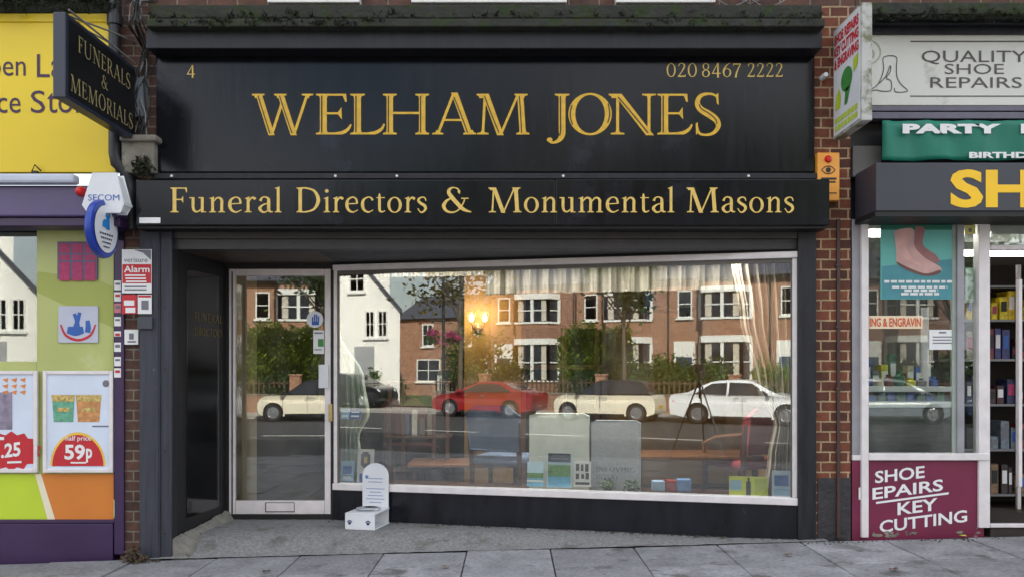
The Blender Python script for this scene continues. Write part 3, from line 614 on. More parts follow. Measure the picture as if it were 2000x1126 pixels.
# cables on the left pier
rr = random.Random(11)
t = thing('cable_bundle', 'tangled grey and black cables hanging down the left brick pier', 'cables', (X(280), -.05, Z(330)))
for kx in range(10):
    u0 = rr.uniform(268, 302); pts = []
    for v in range(-20, 350, 22):
        uu = 277 + (u0 - 277) * .7 + 10 * math.sin(v * .03 + kx * 1.7) + rr.uniform(-3, 3) - (10 if v > 150 else 0)
        pts.append((X(uu, -.05), -.03 - .04 * rr.random() - (.17 if 20 < v < 70 else 0), Z(v, -.05)))
    b = MB(); b.tube([tuple(q) for q in crom(pts, 4)], rr.choice([.004, .005, .007]), 6); b.build('cable', rr.choice([CABLE, CABLED, CABLED]), t, smooth=True)
b = MB(); b.pbox(262, 150, 284, 228, -.05, .05); b.build('junction_box', mat('grey_box', (110, 116, 124), .5, .1, 8), t, bevel=.006)
t = thing('cable_loop', 'coils of white cable on the ledge at the top right', 'cables', (X(1450, -.1), -.1, Z(10)))
for u, r_ in ((1430, .09), (1500, .1), (1465, .06)):
    b = MB(); b.tube([(X(u, -.1) + math.cos(a) * r_ * 1.3, -.1 + .02 * math.sin(3 * a), Z(-4, -.1) + math.sin(a) * r_ * .6) for a in [i * .35 for i in range(19)]], .006, 6); b.build('cable', CABLE, t, smooth=True)
# ivy sprouting on the left corbel
def sprig(name, label, c, n, r, m, cat='plant', seed=2, lf=.03):
    rr = random.Random(seed); t = thing(name, label, cat, c); mb = MB(); st = MB(); c = Vector(c)
    for _ in range(n):
        d = Vector((rr.gauss(0, 1), rr.gauss(0, .5) - .4, rr.gauss(0, 1) + .2)).normalized() * r * rr.random() ** .5; p = c + d
        a = Vector((rr.gauss(0, 1), rr.gauss(0, 1), rr.gauss(0, 1))).normalized(); bb = a.orthogonal().normalized()
        mb.poly([p - a * lf, p + bb * lf * .5, p + a * lf, p - bb * lf * .5])
        if rr.random() < .15: st.tube([c, p], .003, 4)
    mb.build('foliage', m, t); st.build('stem', WOODD, t); return t
LEAFD = mat('dark_leaf', (52, 72, 34), .6, .3, 12, island=.4)
sprig('ivy', 'small ivy plant growing from the left concrete corbel', (X(276, -.14), -.12, Z(326, -.13)), 110, .085, MOSSD, seed=5, lf=.022)
sprig('weed', 'dried leaves and weeds at the foot of the left timber pilaster', (X(268, -.1), -.13, zp(X(268)) + .02), 110, .09, mat('dead_leaf', (72, 60, 46), .9, .4, 20, island=.4), seed=8, lf=.025)
rr = random.Random(21)
for i, (u, v, lab, c_) in enumerate(((1880, 1048, 'yellow green fallen leaf at the foot of the maroon panel', (176, 190, 60)), (1540, 1085, 'brown fallen leaf on the paving below the window\'s right end', (96, 74, 50)), (870, 1108, 'pale brown fallen leaf on the middle of the paving', (120, 100, 60)), (1745, 1114, 'dark red fallen leaf on the right paving flags', (92, 52, 46)), (520, 1118, 'small dark fallen leaf on the left paving flags', (60, 54, 46)))):
    d = 1.29 * F / (v - 720)
    for _ in range(3): d = (CZ - gz((u - 1000) / F * d, CY + d)) * F / (v - 720)
    x, y = (u - 1000) / F * d, CY + d; z = gz(x, y) + .008; a = rr.uniform(0, 3)
    b = MB(); n = 10; b.mesh([(x, y, z + .006)] + [(x + math.cos(a + k_ * .628) * .026 * (1 + .25 * (k_ % 2)), y + math.sin(a + k_ * .628) * .017 * (1 + .25 * (k_ % 2)), z + rr.uniform(0, .012)) for k_ in range(n)], [(0, k_ + 1, (k_ + 1) % n + 1) for k_ in range(n)])
    tag(b.build('fallen_leaf', mat('leaf_tone_%d' % i, c_, .7, .2, 60)), lab, 'leaf', 'fallen leaves on the pavement')

# dirt and grit gathered where the paving meets the shopfronts
rr = random.Random(77); b = MB()
for _ in range(420):
    if rr.random() < .55:
        a_ = rr.uniform(0, LW); p = WR + WD * a_ - WN * (.02 + abs(rr.gauss(0, .03))); x, y, z = p.x, p.y, .014
    else:
        x = rr.choice((rr.uniform(-2.9, -2.55), rr.uniform(2.1, 2.6), rr.uniform(2.6, 3.6))); y = -.12 - abs(rr.gauss(0, .035)); z = zp(x)
    r_ = rr.uniform(.004, .014); b.mesh([(x + r_ * dx, y + r_ * dy, z + r_ * dz_) for dx, dy, dz_ in ((-1, -.6, -.2), (1, -.7, -.2), (.2, 1, -.2), (rr.uniform(-.4, .4), 0, .7))], [(0, 1, 3), (1, 2, 3), (2, 0, 3)])
tag(b.build('grit', mat('dark_grit', (62, 58, 50), .95, .4, 30, island=.5)), 'dark grit and leaf litter along the foot of the shopfronts', 'grit', kind='stuff')
# pipe on the right pier
t = thing('cable_conduit', 'thin brown painted conduit running down the right brick pier', 'pipe', (X(1636), -.02, 0))
b = MB(); b.box(X(1632.5), -.022, .02, X(1639.5), -.001, Z(428)); b.build('conduit', PIPER, t, bevel=.006)
b = MB()
for v in (520, 640, 760, 880): b.box(X(1630), -.025, Z(v), X(1642), -.0005, Z(v - 4))
b.build('clip', PIPER, t)

# alarm boxes
t = thing('alarm_box', 'amber alarm box with red lamp and eye symbol on the right brick pier', 'alarm', (X(1618, -.05), -.05, Z(392, -.05)))
b = MB(); b.pbox(1597, 298, 1640, 392, -.07, .065); b.build('case', ORANGB, t, bevel=.006)
b = MB(); b.lathe((X(1618, -.075), -.071, Z(311, -.07)), [(0, -.02), (.02, -.016), (.028, 0)], (0, 1, 0)); b.build('lamp', REDL, t, smooth=True)
b = MB(); yq = -.0725; cx_, cz_ = X(1618, yq), Z(332, yq)
q = G(); q.path((-.05, 0, .006), (-.025, .022, .007), (0, .028, .008), (.025, .022, .007), (.05, 0, .006)); q.path((-.05, 0, .006), (-.025, -.022, .007), (0, -.028, .008), (.025, -.022, .007), (.05, 0, .006)); q.ring(0, 0, .019, .019, .0185, .0185)
v_, f_ = q.tris(); b.mesh([(cx_ + x, yq, cz_ + y) for x, y in v_], f_); b.pbox(1604, 347, 1634, 351, yq, .002); b.pbox(1612, 354, 1632, 357, yq, .002); b.pbox(1604, 376, 1634, 378, yq, .002); b.build('eye_symbol', BLK, t)
b = MB(); b.lathe((X(1615, -.1), -.06, Z(148, -.06)), [(0, -.03), (.016, -.028), (.02, .0), (.02, .06)], (0, 1, 0), 12); tag(b.build('wall_cap', WHITEPL, smooth=True), 'tiny white plastic cap on the bricks left of the tilted white sign', 'sensor')  # small white cap on the bricks, purpose unknown

# projecting sign on the right
SX = 2.375
t = thing('projecting_light_box', 'white projecting light box with red wording and a green key picture', 'sign', (SX, -.03, 2.95))
y0, y1, z0, z1 = -.54, -.04, 2.965, 3.77
b = MB(); b.box(SX, y0, z0, SX + .075, y1, z1); b.build('sign_case', mat('sign_case_stained', (176, 176, 172), .5, .1, 4, dirt_or_sheen=((104, 106, 76), .52, 5)), t, bevel=.008)
b = MB(); b.box(SX - .004, y0 + .02, z0 + .02, SX - .0005, y1 - .02, z1 - .02); b.build('sign_face', WHITEPL, t)
pl = (Vector((SX - .006, y1, z0)), Vector((0, -1, 0)), Vector((0, 0, 1)))
b = MB()
for s_, a0, a1, zz in (('SHOE REPAIRS', .035, .465, .675), ('KEY CUTTING', .035, .465, .585), ('& ENGRAVING', .035, .465, .495)): put(b, text_tris(s_, .05), (a0, a1, zz, zz + .075), pl)
b.build('lettering', RED, t)
b = MB(); O, ex, ey = pl; fl = lambda a, c: O + ex * a + ey * c
b.poly([fl(.26 + .1 * math.cos(q), .365 + .085 * math.sin(q)) for q in [k_ * .35 for k_ in range(18)]]); b.poly([fl(.22, .19), (fl(.27, .19)), fl(.33, .3), fl(.24, .3)]); b.build('key_picture', GREENK, t)
b = MB(); O = O + Vector((-.0015, 0, 0)); fl = lambda a, c: O + ex * a + ey * c
b.poly([fl(.05, .2), fl(.14, .2), fl(.16, .27), fl(.13, .34), fl(.08, .3)]); b.poly([fl(.38, .37), fl(.45, .4), fl(.46, .48), fl(.38, .46)])
for zz in (.1, .045):
    for a in range(7): b.poly([fl(.05 + a * .058, zz), fl(.095 + a * .058, zz), fl(.095 + a * .058, zz + .038), fl(.05 + a * .058, zz + .038)])
b.build('lime_print', LIME, t)
b = MB(); b.box(SX + .02, y1 + .0005, z0 + .1, SX + .06, -.0005, z0 + .14); b.box(SX + .02, y1 + .0005, z1 - .2, SX + .06, -.0005, z1 - .16); b.build('bracket', PIPE, t)

# ------------------------------------------------------------------ dog bowl stand
t = thing('dog_bowl_stand', 'white dog water bowl stand with rounded back and paw prints below the window', 'bowl stand', (-1.16, .52, .015), R(-13))
M4 = WM[t]
def tl(x, y, z): return M4 @ Vector((x, y, z))
def lbox(mb, x0, y0, z0_, x1, y1, z1_):
    return mb.mesh([tl(x, y, z) for z in (z0_, z1_) for x, y in ((x0, y0), (x1, y0), (x1, y1), (x0, y1))], [(3, 2, 1, 0), (4, 5, 6, 7), (0, 1, 5, 4), (1, 2, 6, 5), (2, 3, 7, 6), (3, 0, 4, 7)])
b = MB(); hw = .113; pts = [(-hw, .0), (hw, .0)] + [(hw * math.cos(a), .385 + .105 * math.sin(a)) for a in [math.pi * k_ / 16 for k_ in range(17)]]
b.prism([tl(x, .15, z) for x, z in pts], tl(0, .162, 0) - tl(0, .15, 0)); bk = b.build('backboard', WHITEPL, t, bevel=.003)
b = MB(); rr = random.Random(9)
for k_ in range(8):
    z = .36 - k_ * .028; a = rr.uniform(.05, .085)
    if k_ in (2,): continue
    b.mesh([tl(-a, .1485, z), tl(a, .1485, z), tl(a, .1485, z + .007), tl(-a, .1485, z + .007)], [(0, 1, 2, 3)])
b.build('small_print', mat('faint_blue_ink', (140, 150, 190), .6, .1, 30), bk)
def paw(mb, cx, y, cz, r):
    for dx, dz, q in ((0, 0, 1), (-.95, .75, .5), (-.35, 1.25, .5), (.35, 1.25, .5), (.95, .75, .5)):
        mb.poly([tl(cx + dx * r + math.cos(a) * r * q * .8, y, cz + dz * r + math.sin(a) * r * q * .75) for a in [k_ * .63 for k_ in range(10)]])
b = MB(); paw(b, -.075, .1485, .37, .012); b.build('paw_print', BLUEM, bk)
b = MB(); lbox(b, -.125, -.17, .118, .125, .1495, .13); lbox(b, -.125, -.17, 0, .125, -.158, .1175); lbox(b, -.125, -.157, 0, .125, .1495, .01); bs = b.build('base', WHITEPL, t, bevel=.003)
b = MB(); paw(b, -.085, -.1715, .05, .016); paw(b, .07, -.1715, .05, .016); b.build('paw_print', mat('paw_ink', (40, 50, 100), .6, .1, 30), bs)
b = MB(); b.lathe(tl(0, 0, .13), [(.1, .0005), (.104, .012), (.098, .016), (.085, .004), (.07, -.004), (0, -.005)], n=32); b.build('bowl', STEEL, t, smooth=True)

# ------------------------------------------------------------------ notices by the left pilaster
YN = -.085
t = thing('alarm_notice', 'white and red alarm warning plate on the left pier', 'notice', (X(266, YN), YN, Z(572, YN)))
b = MB(); b.pbox(238, 487, 296, 572, YN, .006); b.build('plate', PAPER, t, bevel=.001)
b = MB(); b.pbox(239, 516, 295, 553, YN - .002, .002); rp = b.build('red_panel', RED, t)
b = MB(); ptext(b, 'Alarm', 242, 519, 292, 532, YN - .004, .02)
for v in (536, 542, 548): b.pbox(243 + (v % 5), v, 288 - (v % 7), v + 3, YN - .0045, .001)
b.build('lettering', PAPER, rp)
b = MB(); ptext(b, 'verisure', 242, 503, 288, 512, YN - .002)
for v in (558, 564): b.pbox(243, v, 286, v + 2.5, YN - .0025, .001)
b.poly([(X(262, YN), YN - .0025, Z(488, YN)), (X(295, YN), YN - .0025, Z(488, YN)), (X(295, YN), YN - .0025, Z(508, YN)), (X(280, YN), YN - .0025, Z(494, YN))]); b.build('lettering', INKG, t)
def card(name, lab, cat, u0, v0, u1, v1, Y, m, deco=(), group=None, ink=None):
    t = thing(name, lab, cat, (X((u0 + u1) / 2, Y), Y, Z(v1, Y)), 0, group)
    b = MB(); b.pbox(u0, v0, u1, v1, Y, .004); b.build('sheet', m, t)
    for d in deco:
        b = MB()
        for r_ in d[1:]: b.pbox(*r_, Y - .002, .0015)
        b.build('print', d[0], t)
    return t
card('notice', 'small red and white notice below the alarm plate, left of two', 'notice', 238, 575, 267, 612, YN, RED, [(PAPER, (242, 586, 262, 596), (245, 600, 264, 610))])
card('notice', 'small white and grey notice below the alarm plate, right of two', 'notice', 269, 575, 296, 612, YN, PAPER, [(RED, (270, 576, 295, 580)), (INKG, (276, 586, 290, 604))])
card('notice', 'small white square notice with a dark emblem on the left pier, lowest of its column', 'notice', 243, 643, 270, 672, -.02, PAPER, [(INKG, (252, 650, 261, 662), (249, 665, 265, 668))])
b = MB(); b.pbox(268, 618, 297, 642, -.09, .02); tag(b.build('bell_box', mat('grey_bell_box', (62, 66, 74), .5, .1, 10), bevel=.004), 'dark grey doorbell box under the alarm notices', 'bell box')
vs_ = (548, 570, 592, 618, 646, 668, 696, 718); nm = ('topmost', 'second from the top', 'third from the top', 'fourth from the top', 'fifth from the top', 'third from the bottom', 'second from the bottom', 'lowest')
for i, v in enumerate(vs_):
    card('sticker', 'payment card sticker on the purple post, %s of its column' % nm[i], 'sticker', 223, v, 236, v + (18 if i != 4 else 10), -.022, PAPER if i != 2 else mat('pink_sticker', (200, 120, 130), .5, .1, 20), [(RED if i % 3 == 1 else INKG, (225, v + 4, 234, v + 8 + (i % 3)))], 'payment stickers on the purple post')

# ------------------------------------------------------------------ convenience shop on the left
cs = thing('convenience_shop', 'purple fronted convenience shop with lime and orange window panels', 'shop', (-8, 0, -.15))
b = MB(); b.box(-14, .02, 3.75, -2.93, .25, 7.3); b.build('upper_wall', BRKD, cs)
b = MB(); b.prism([(-14, -.35, 7.25), (-14, 4.6, 10.6), (-14, 9.6, 7.25)], (11.07, 0, 0)); b.build('roof', SLATE, cs)
b = MB(); b.box(-14, -.16, 3.985, -2.96, .02, 4.1); b.box(-14, -.07, 3.9, -2.94, .02, 3.984); b.build('ledge', MOSS, cs, bevel=.01)
tufts('moss', -60, 228, 4, -.165, 120, cs, .04, .06, 7)
b = MB(); b.box(-14, 2.6, -.1, -2.9, 2.7, 3); b.box(-14, .04, 2.3, -2.95, 2.6, 2.4); b.build('back_room_wall', DARKIN, cs)
b = MB(); b.box(-14, -.018, -.3, X(222.6), .14, Z(1021)); b.build('plinth', PURPD, cs, bevel=.004)
b = MB(); b.pbox(223, 440, 242, 1082, -.02, .12); b.build('corner_post', PURPD, cs, bevel=.004)
b = MB(); b.pbox(-300, 441, 222.5, 449, -.01, .1); b.build('window_frame', PURPD, cs, bevel=.002)
b = MB(); b.pbox(-300, 1014, 222.5, 1020.5, -.01, .1); b.build('window_frame', PURPD, cs, bevel=.002)
b = MB(); b.pbox(-300, 449, 222, 1014, .02, .006); b.build('window_pane', GLASSL, cs)
# window vinyl
def vin(name, m, polys, Y, lab=None):
    b = MB()
    for p in polys: b.poly([(X(u, Y), Y, Z(v, Y)) for u, v in p])
    o = b.build(name, m, cs)
    if lab: o['label'] = lab
    return o
vin('window_vinyl', LIMEP, [[(72, 1014), (72, 449), (222, 449), (222, 1014)], [(-300, 1014), (-300, 705), (71.5, 705), (71.5, 1014)]], .0185, 'pale lime window film')
vin('window_vinyl', LIME, [[(-300, 925), (74, 925), (105, 1014), (-300, 1014)]], .0155, 'bright lime panel below the posters')
vin('window_vinyl', ORANGE, [[(75, 924), (222, 924), (222, 1014), (106, 1014)]], .014, 'orange panel below the posters')
vin('window_vinyl', CREAM, [[(68, 924), (80, 924), (108, 1014), (93, 1014)]], .0125, 'cream stripe between lime and orange')
vin('window_vinyl', mat('olive_vinyl', (160, 168, 84), .5, .08, 2), [[(72, 570), (222, 640), (222, 560), (190, 545), (72, 530)]], .0172)
# left fascia
YY = -.05
t = thing('yellow_fascia_sign', 'bright yellow fascia panel with dark purple lettering', 'sign', (X(60, YY), YY, Z(337, YY)))
b = MB(); b.box(-8, YY, Z(337, YY), X(226, YY), 0, Z(28, YY)); b.build('panel', YEL, t, bevel=.004)
b = MB(); b.box(-8, YY - .012, Z(44, YY), X(226, YY), YY - .0005, Z(28, YY)); b.build('top_trim', YEL, t, bevel=.003)
b = MB(); ptext(b, 'Open', -62, 106, 50, 162, YY - .003); ptext(b, 'L', 72, 106, 97, 151, YY - .003); ptext(b, 'ate', 100, 112, 168, 151, YY - .003); ptext(b, 'Convenience', -240, 176, 40, 221, YY - .003); ptext(b, 'S', 60, 177, 88, 221, YY - .003); ptext(b, 'tore', 92, 181, 194, 221, YY - .003)
b.build('lettering', PLUM, t)
t = thing('shutter_box', 'lavender purple metal shutter box above the convenience shop window', 'shutter box', (-5, -.2, Z(440)))
YP = -.25
b = MB(); b.box(-8, YP, Z(423, YP), X(228, YP), -.02, Z(362, YP)); b.build('casing', PURPL, t, bevel=.012)
b = MB(); b.box(-8, YP + .03, Z(440, YP), X(230, YP), -.02, Z(423.5, YP)); b.build('bottom_rail', PURPD, t, bevel=.005)
t = thing('strip_light', 'white fluorescent sign light on an arm above the purple shutter box', 'sign light', (X(60, -.3), -.3, Z(350, -.3)))
b = MB(); b.box(-7, -.34, Z(357, -.34), X(143, -.34), -.24, Z(338, -.34)); b.build('light_housing', mat('light_housing', (190, 196, 212), .4, .08, 4), t, bevel=.02)
b = MB(); b.box(X(60, -.3), -.29, Z(338, -.3), X(70, -.3), -.06, Z(333, -.3)); b.tube([(X(62, -.1), -.1, Z(336, -.1)), (X(68, -.08), -.08, Z(322, -.08)), (X(80, -.1), -.1, Z(334, -.1))], .006, 6); b.build('bracket', BLK, t)
t = thing('alarm_siren', 'white six sided alarm box with blue lettering above the round sign', 'alarm', (X(205, -.3), -.3, Z(413, -.3)))
YA = -.34
def hexa(Y): return [(X(u, Y), Y, Z(v, Y)) for u, v in ((182, 340), (227, 340), (244, 398), (234, 413), (172, 413), (163, 400))]
b = MB(); b.prism(hexa(YA), (0, .1, 0)); b.build('case', WHITEPL, t, bevel=.01)
b = MB(); ptext(b, 'SECOM', 172, 380, 233, 392, YA - .003, 0.); b.build('lettering', BLUEM, t)
b = MB(); b.lathe((X(157, -.3), -.29, Z(374, -.3)), [(0, -.05), (.02, -.045), (.034, -.02), (.036, 0), (.03, .0)], (0, 1, 0)); b.box(X(152, -.3), -.288, Z(380, -.3), X(163, -.3), -.2505, Z(368, -.3)); tag(b.build('warning_lamp', REDL, smooth=True), 'small red warning lamp left of the white alarm box', 'lamp')
# round projecting sign
RX = -2.86; cy = -.33; cz = CZ + (720 - 448) / S(-.33)
t = thing('round_sign', 'round blue rimmed projecting sign with crossed fingers emblem', 'sign', (RX, cy, cz))
b = MB(); b.lathe((RX, cy, cz), [(0, -.07), (.17, -.07), (.2, -.05), (.207, -.03), (.2, -.008), (.175, 0.0), (.165, -.004), (0, -.004)], (1, 0, 0), 40); b.build('rim', BLUE, t, smooth=True)
b = MB(); b.disc((RX + .002, cy, cz), .165, (1, 0, 0), n=40); b.build('face', WHITEPL, t)
E = lambda a, c: (RX + .005, cy + a, cz + c)
b = MB(); q = G(); q.path((.0, -.02, .03), (.015, .04, .03), (.045, .09, .026)); q.path((.03, -.02, .03), (.02, .04, .03), (-.01, .085, .026)); q.path((-.035, -.01, .05), (-.03, .02, .05), (.04, .02, .05)); v_, f_ = q.tris(); b.mesh([E(x, y + .02) for x, y in v_], f_); b.build('emblem', mat('bright_blue_print', (36, 130, 200), .5, .08, 6), t)
b = MB()
for i in range(7):
    z = -.03 - .015 * i; h = .1 - .009 * i
    if i % 2 == 0:
        for k_ in range(6): b.poly([E(-h + 2 * h * k_ / 6, z - .012), E(-h + 2 * h * (k_ + .7) / 6, z - .012), E(-h + 2 * h * (k_ + .7) / 6, z), E(-h + 2 * h * k_ / 6, z)])
b.build('small_print', mat('navy_ink', (40, 46, 80), .5, .1, 6), t)
b = MB(); b.box(RX - .05, cy + .2, cz - .03, RX - .02, -.02, cz + .03); b.build('bracket', PIPE, t)
# posters
def frame(lab, u0, v0, u1, v1, Y):
    t = thing('poster_frame', lab, 'poster', (X((u0 + u1) / 2, Y), Y, Z(v1, Y)), 0, 'framed offer posters in the left window'); b = MB(); e = 7
    for r_ in ((u0, v0, u0 + e, v1), (u1 - e, v0, u1, v1), (u0 + e + .3, v0, u1 - e - .3, v0 + e), (u0 + e + .3, v1 - e, u1 - e - .3, v1)): b.pbox(*r_, Y, .025)
    b.build('frame', ALU, t, bevel=.003)
    b = MB(); b.pbox(u0 + e - 1, v0 + e - 1, u1 - e + 1, v1 - e + 1, Y + .012, .005); s_ = b.build('poster_sheet', mat('poster_blue_white', (206, 216, 232), .4, .08, 3), t)
    return t, s_
def pp(mb, pts, Y): mb.poly([(X(u, Y), Y, Z(v, Y)) for u, v in pts]); return mb
YW = -.02
t, s_ = frame('framed offer poster with a 59p price in a red half circle', 83, 723, 220, 922, YW)
b = MB(); pp(b, [(152 + 54 * math.cos(a), 909 - 66 * math.sin(a)) for a in [math.pi * k_ / 20 for k_ in range(21)]], YW + .0105); b.build('price_border', mat('gold_border', (232, 190, 70), .5, .1, 6), s_)
b = MB(); pp(b, [(152 + 50 * math.cos(a), 909 - 61 * math.sin(a)) for a in [math.pi * k_ / 20 for k_ in range(21)]], YW + .009); b.build('price_panel', RED, s_)
b = MB(); ptext(b, '59', 126, 867, 166, 897, YW + .0075, .03); ptext(b, 'p', 168, 875, 180, 902, YW + .0075, .03); ptext(b, 'half price', 128, 850, 178, 862, YW + .0075, .01); b.pbox(138, 901, 168, 904, YW + .0075, .0005); b.build('lettering', PAPER, s_)
b = MB(); pp(b, [(102, 782), (145, 782), (143, 823), (105, 823)], YW + .0105); b.build('green_tub', mat('green_tub', (96, 158, 130), .5, .3, 40), s_)
b = MB(); pp(b, [(149, 782), (197, 782), (194, 823), (152, 823)], YW + .0105); b.build('orange_tub', mat('orange_tub', (196, 138, 84), .5, .3, 40), s_)
b = MB(); pp(b, [(100, 770), (146, 770), (145, 783), (102, 783)], YW + .0095); pp(b, [(148, 770), (198, 770), (197, 783), (149, 783)], YW + .0095); b.pbox(112, 795, 135, 803, YW + .0095, .0005); b.pbox(160, 795, 186, 803, YW + .0095, .0005); b.build('tub_lid', mat('lid_print', (190, 164, 96), .5, .5, 60), s_)
b = MB(); b.disc((X(207, YW + .0105), YW + .0105, Z(748, YW)), .026, (0, 1, 0)); pp(b, [(180, 830), (212, 830), (212, 833), (180, 833)], YW + .0105); b.build('dark_seal', INKG, s_)
t, s_ = frame('framed offer poster with a red starburst price, cut by the photo\'s left edge', -64, 723, 72, 922, YW)
rr = random.Random(2)
b = MB(); pp(b, [(22 + (50 + 7 * (k_ % 2) + rr.uniform(-3, 3)) * math.cos(k_ * .2244), 880 - (32 + 7 * (k_ % 2)) * math.sin(k_ * .2244)) for k_ in range(28)], YW + .0105); b.build('starburst', RED, s_)
b = MB(); ptext(b, '.25', 2, 866, 40, 894, YW + .0085, .03, .12); pp(b, [(14, 900), (42, 899), (42, 903), (14, 904)], YW + .0085); pp(b, [(-20, 853), (8, 852), (8, 858), (-20, 859)], YW + .0085); b.build('lettering', PAPER, s_)
b = MB(); pp(b, [(-57, 765), (24, 765), (24, 838), (-57, 838)], YW + .0105); b.build('photo_print', mat('photo_print', (140, 130, 150), .5, .4, 14), s_)
b = MB()
for k_ in range(9): pp(b, [(4 + (k_ % 3) * 17, 740 + (k_ // 3) * 12), (16 + (k_ % 3) * 17, 737 + (k_ // 3) * 12), (14 + (k_ % 3) * 17, 746 + (k_ // 3) * 12)], YW + .009)
b.build('orange_lettering', mat('orange_print', (214, 130, 60), .5, .1, 20), s_)
t = thing('window_picture', 'purple framed pink product picture high in the left window', 'picture', (X(151, -.0), 0, Z(545)))
b = MB(); b.pbox(112, 472, 190, 545, .005, .012); b.build('backing', mat('violet_print', (104, 84, 120), .5, .1, 8), t)
b = MB()
for u in (116, 141, 166):
    for v in (476, 498, 512, 530): b.pbox(u, v, u + 20, v + (18 if v != 498 else 10), .003, .0015)
b.build('print', MAGEN, t)
t = thing('lottery_poster', 'pale square window poster with a blue hand emblem', 'poster', (X(152), 0, Z(668)))
b = MB(); b.pbox(114, 597, 191, 668, .005, .012); b.build('sheet', mat('pale_lilac_print', (186, 190, 206), .5, .06, 6), t)
b = MB(); q = G(); q.path((-.0, -.02, .035), (-.01, .05, .03), (-.03, .1, .026)); q.path((-.02, .0, .035), (.0, .06, .03), (.012, .11, .026)); q.path((-.08, -.02, .05), (-.02, -.03, .07), (.04, -.02, .05)); q.path((.07, -.04, .04), (.075, .0, .04), (.07, .05, .03)); v_, f_ = q.tris(); b.mesh([(X(152) + x, .0035, Z(638) + y) for x, y in v_], f_); b.build('emblem', BLUEM, t)
b = MB(); q = G(); q.path((-.13, .0, .012), (-.09, -.08, .018), (0, -.115, .02), (.09, -.08, .018), (.13, 0, .012)); v_, f_ = q.tris(); b.mesh([(X(152) + x, .0035, Z(633) + y) for x, y in v_], f_); b.build('smile', RED, t)
# ------------------------------------------------------------------ shoe repair shop on the right
rshop = thing('shoe_repair_shop', 'shoe repair shop with grey metal window frames and maroon panel below the window', 'shop', (6, 0, 0))
b = MB(); b.box(2.565, .02, 3.75, 16, .25, 7.3); b.build('upper_wall', BRKD, rshop)
b = MB(); b.prism([(2.565, -.35, 7.25), (2.565, 4.6, 10.6), (2.565, 9.6, 7.25)], (13.4, 0, 0)); b.build('roof', SLATE, rshop)
b = MB(); b.box(X(1697, -.2), -.22, Z(28, -.22), 12, .02, Z(4, -.22)); b.build('ledge', MOSS, rshop, bevel=.01)
tufts('moss', 1700, 2100, 22, -.222, 150, rshop, .04, .06, 9)
b = MB(); b.box(X(1692, -.1), -.12, Z(47, -.12), 12, 0, Z(29, -.12)); b.box(X(1692), -.06, Z(66, -.06), 12, 0, Z(47.6, -.06)); b.build('cornice_board', NAVYM, rshop, bevel=.005)
b = MB(); b.box(X(1661.5), .06, Z(426), 12, .12, Z(205)); b.build('backing_board', BLACKM, rshop)
def post(name, m, u0, v0, u1, v1, Y=0., d=.06, bev=.004, parent=rshop):
    b = MB(); b.pbox(u0, v0, u1, v1, Y, d); return b.build(name, m, parent, bevel=bev)
post('frame_post', ALUG, 1664, 428, 1682.5, 1046, .01, .1)
post('frame_post', ALU, 1683, 425, 1697, 1049, -.02, .06)
post('frame_post', ALUG, 1870, 436, 1884, 884, -.01, .06)
post('frame_post', ALU, 1912, 425, 1934, 1030, -.02, .08)
post('window_sill', ALU, 1697.5, 884.5, 1934, 898, -.03, .08)
post('window_sill', ALU, 1665, 888, 1682.5, 898, -.005, .08)
post('window_head', BROWNP, 1683, 424, 2100, 436, .0, .1)
post('window_pane', GLASSR, 1697, 436, 1870, 885, .02, .006, 0)
post('window_pane', GLASSR, 1884, 436, 1912, 885, .02, .006, 0)
post('glazing_bead', mat('bead_green_grey', (150, 160, 150), .5, .1, 8), 1860, 438, 1869.5, 884, .008, .01, .002)
post('panel_post', ALU, 1922, 898.5, 1934, 1028, -.019, .05)
ris = post('stall_riser', MAROON, 1683, 898, 1922, 1056, .0, .1)
post('stall_riser', MAROON, 1664, 898.5, 1682.5, 1056, .005, .1)
YR = -.003
b = MB()
def slant(s_, u0, u1, vb0, vb1, cap_, bold=.012):
    sh = -(vb1 - vb0) / (u1 - u0); ptext(b, s_, u0, vb0 - cap_, u1, vb0, YR, bold, sh)
slant('SHOE', 1709, 1806, 943, 932, 24, .02); slant('EPAIRS', 1704, 1842, 975, 957, 23, .02); slant('KEY', 1753, 1831, 1005, 995, 24, .02); slant('CUTTING', 1718, 1889, 1040, 1018, 24, .02)
pp(b, [(1711, 979), (1853, 960), (1853, 964), (1711, 983)], YR); pp(b, [(1677, 951), (1681, 950.5), (1681, 974), (1677, 975)], YR)
b.build('lettering', PAPER, ris)
b = MB(); rr = random.Random(6)
for _ in range(26):
    u = rr.uniform(1698, 1790) if rr.random() < .7 else rr.uniform(1870, 1915); v = 1046 - abs(rr.gauss(0, 7)); r_ = rr.uniform(2, 8)
    b.poly([(X(u + math.cos(a) * r_ * rr.uniform(.5, 1.3), YR), YR + .001 - .0001 * _, Z(v + math.sin(a) * r_ * .4, YR)) for a in [k_ * .8 for k_ in range(8)]])
b.build('flaked_paint', CONC, ris)
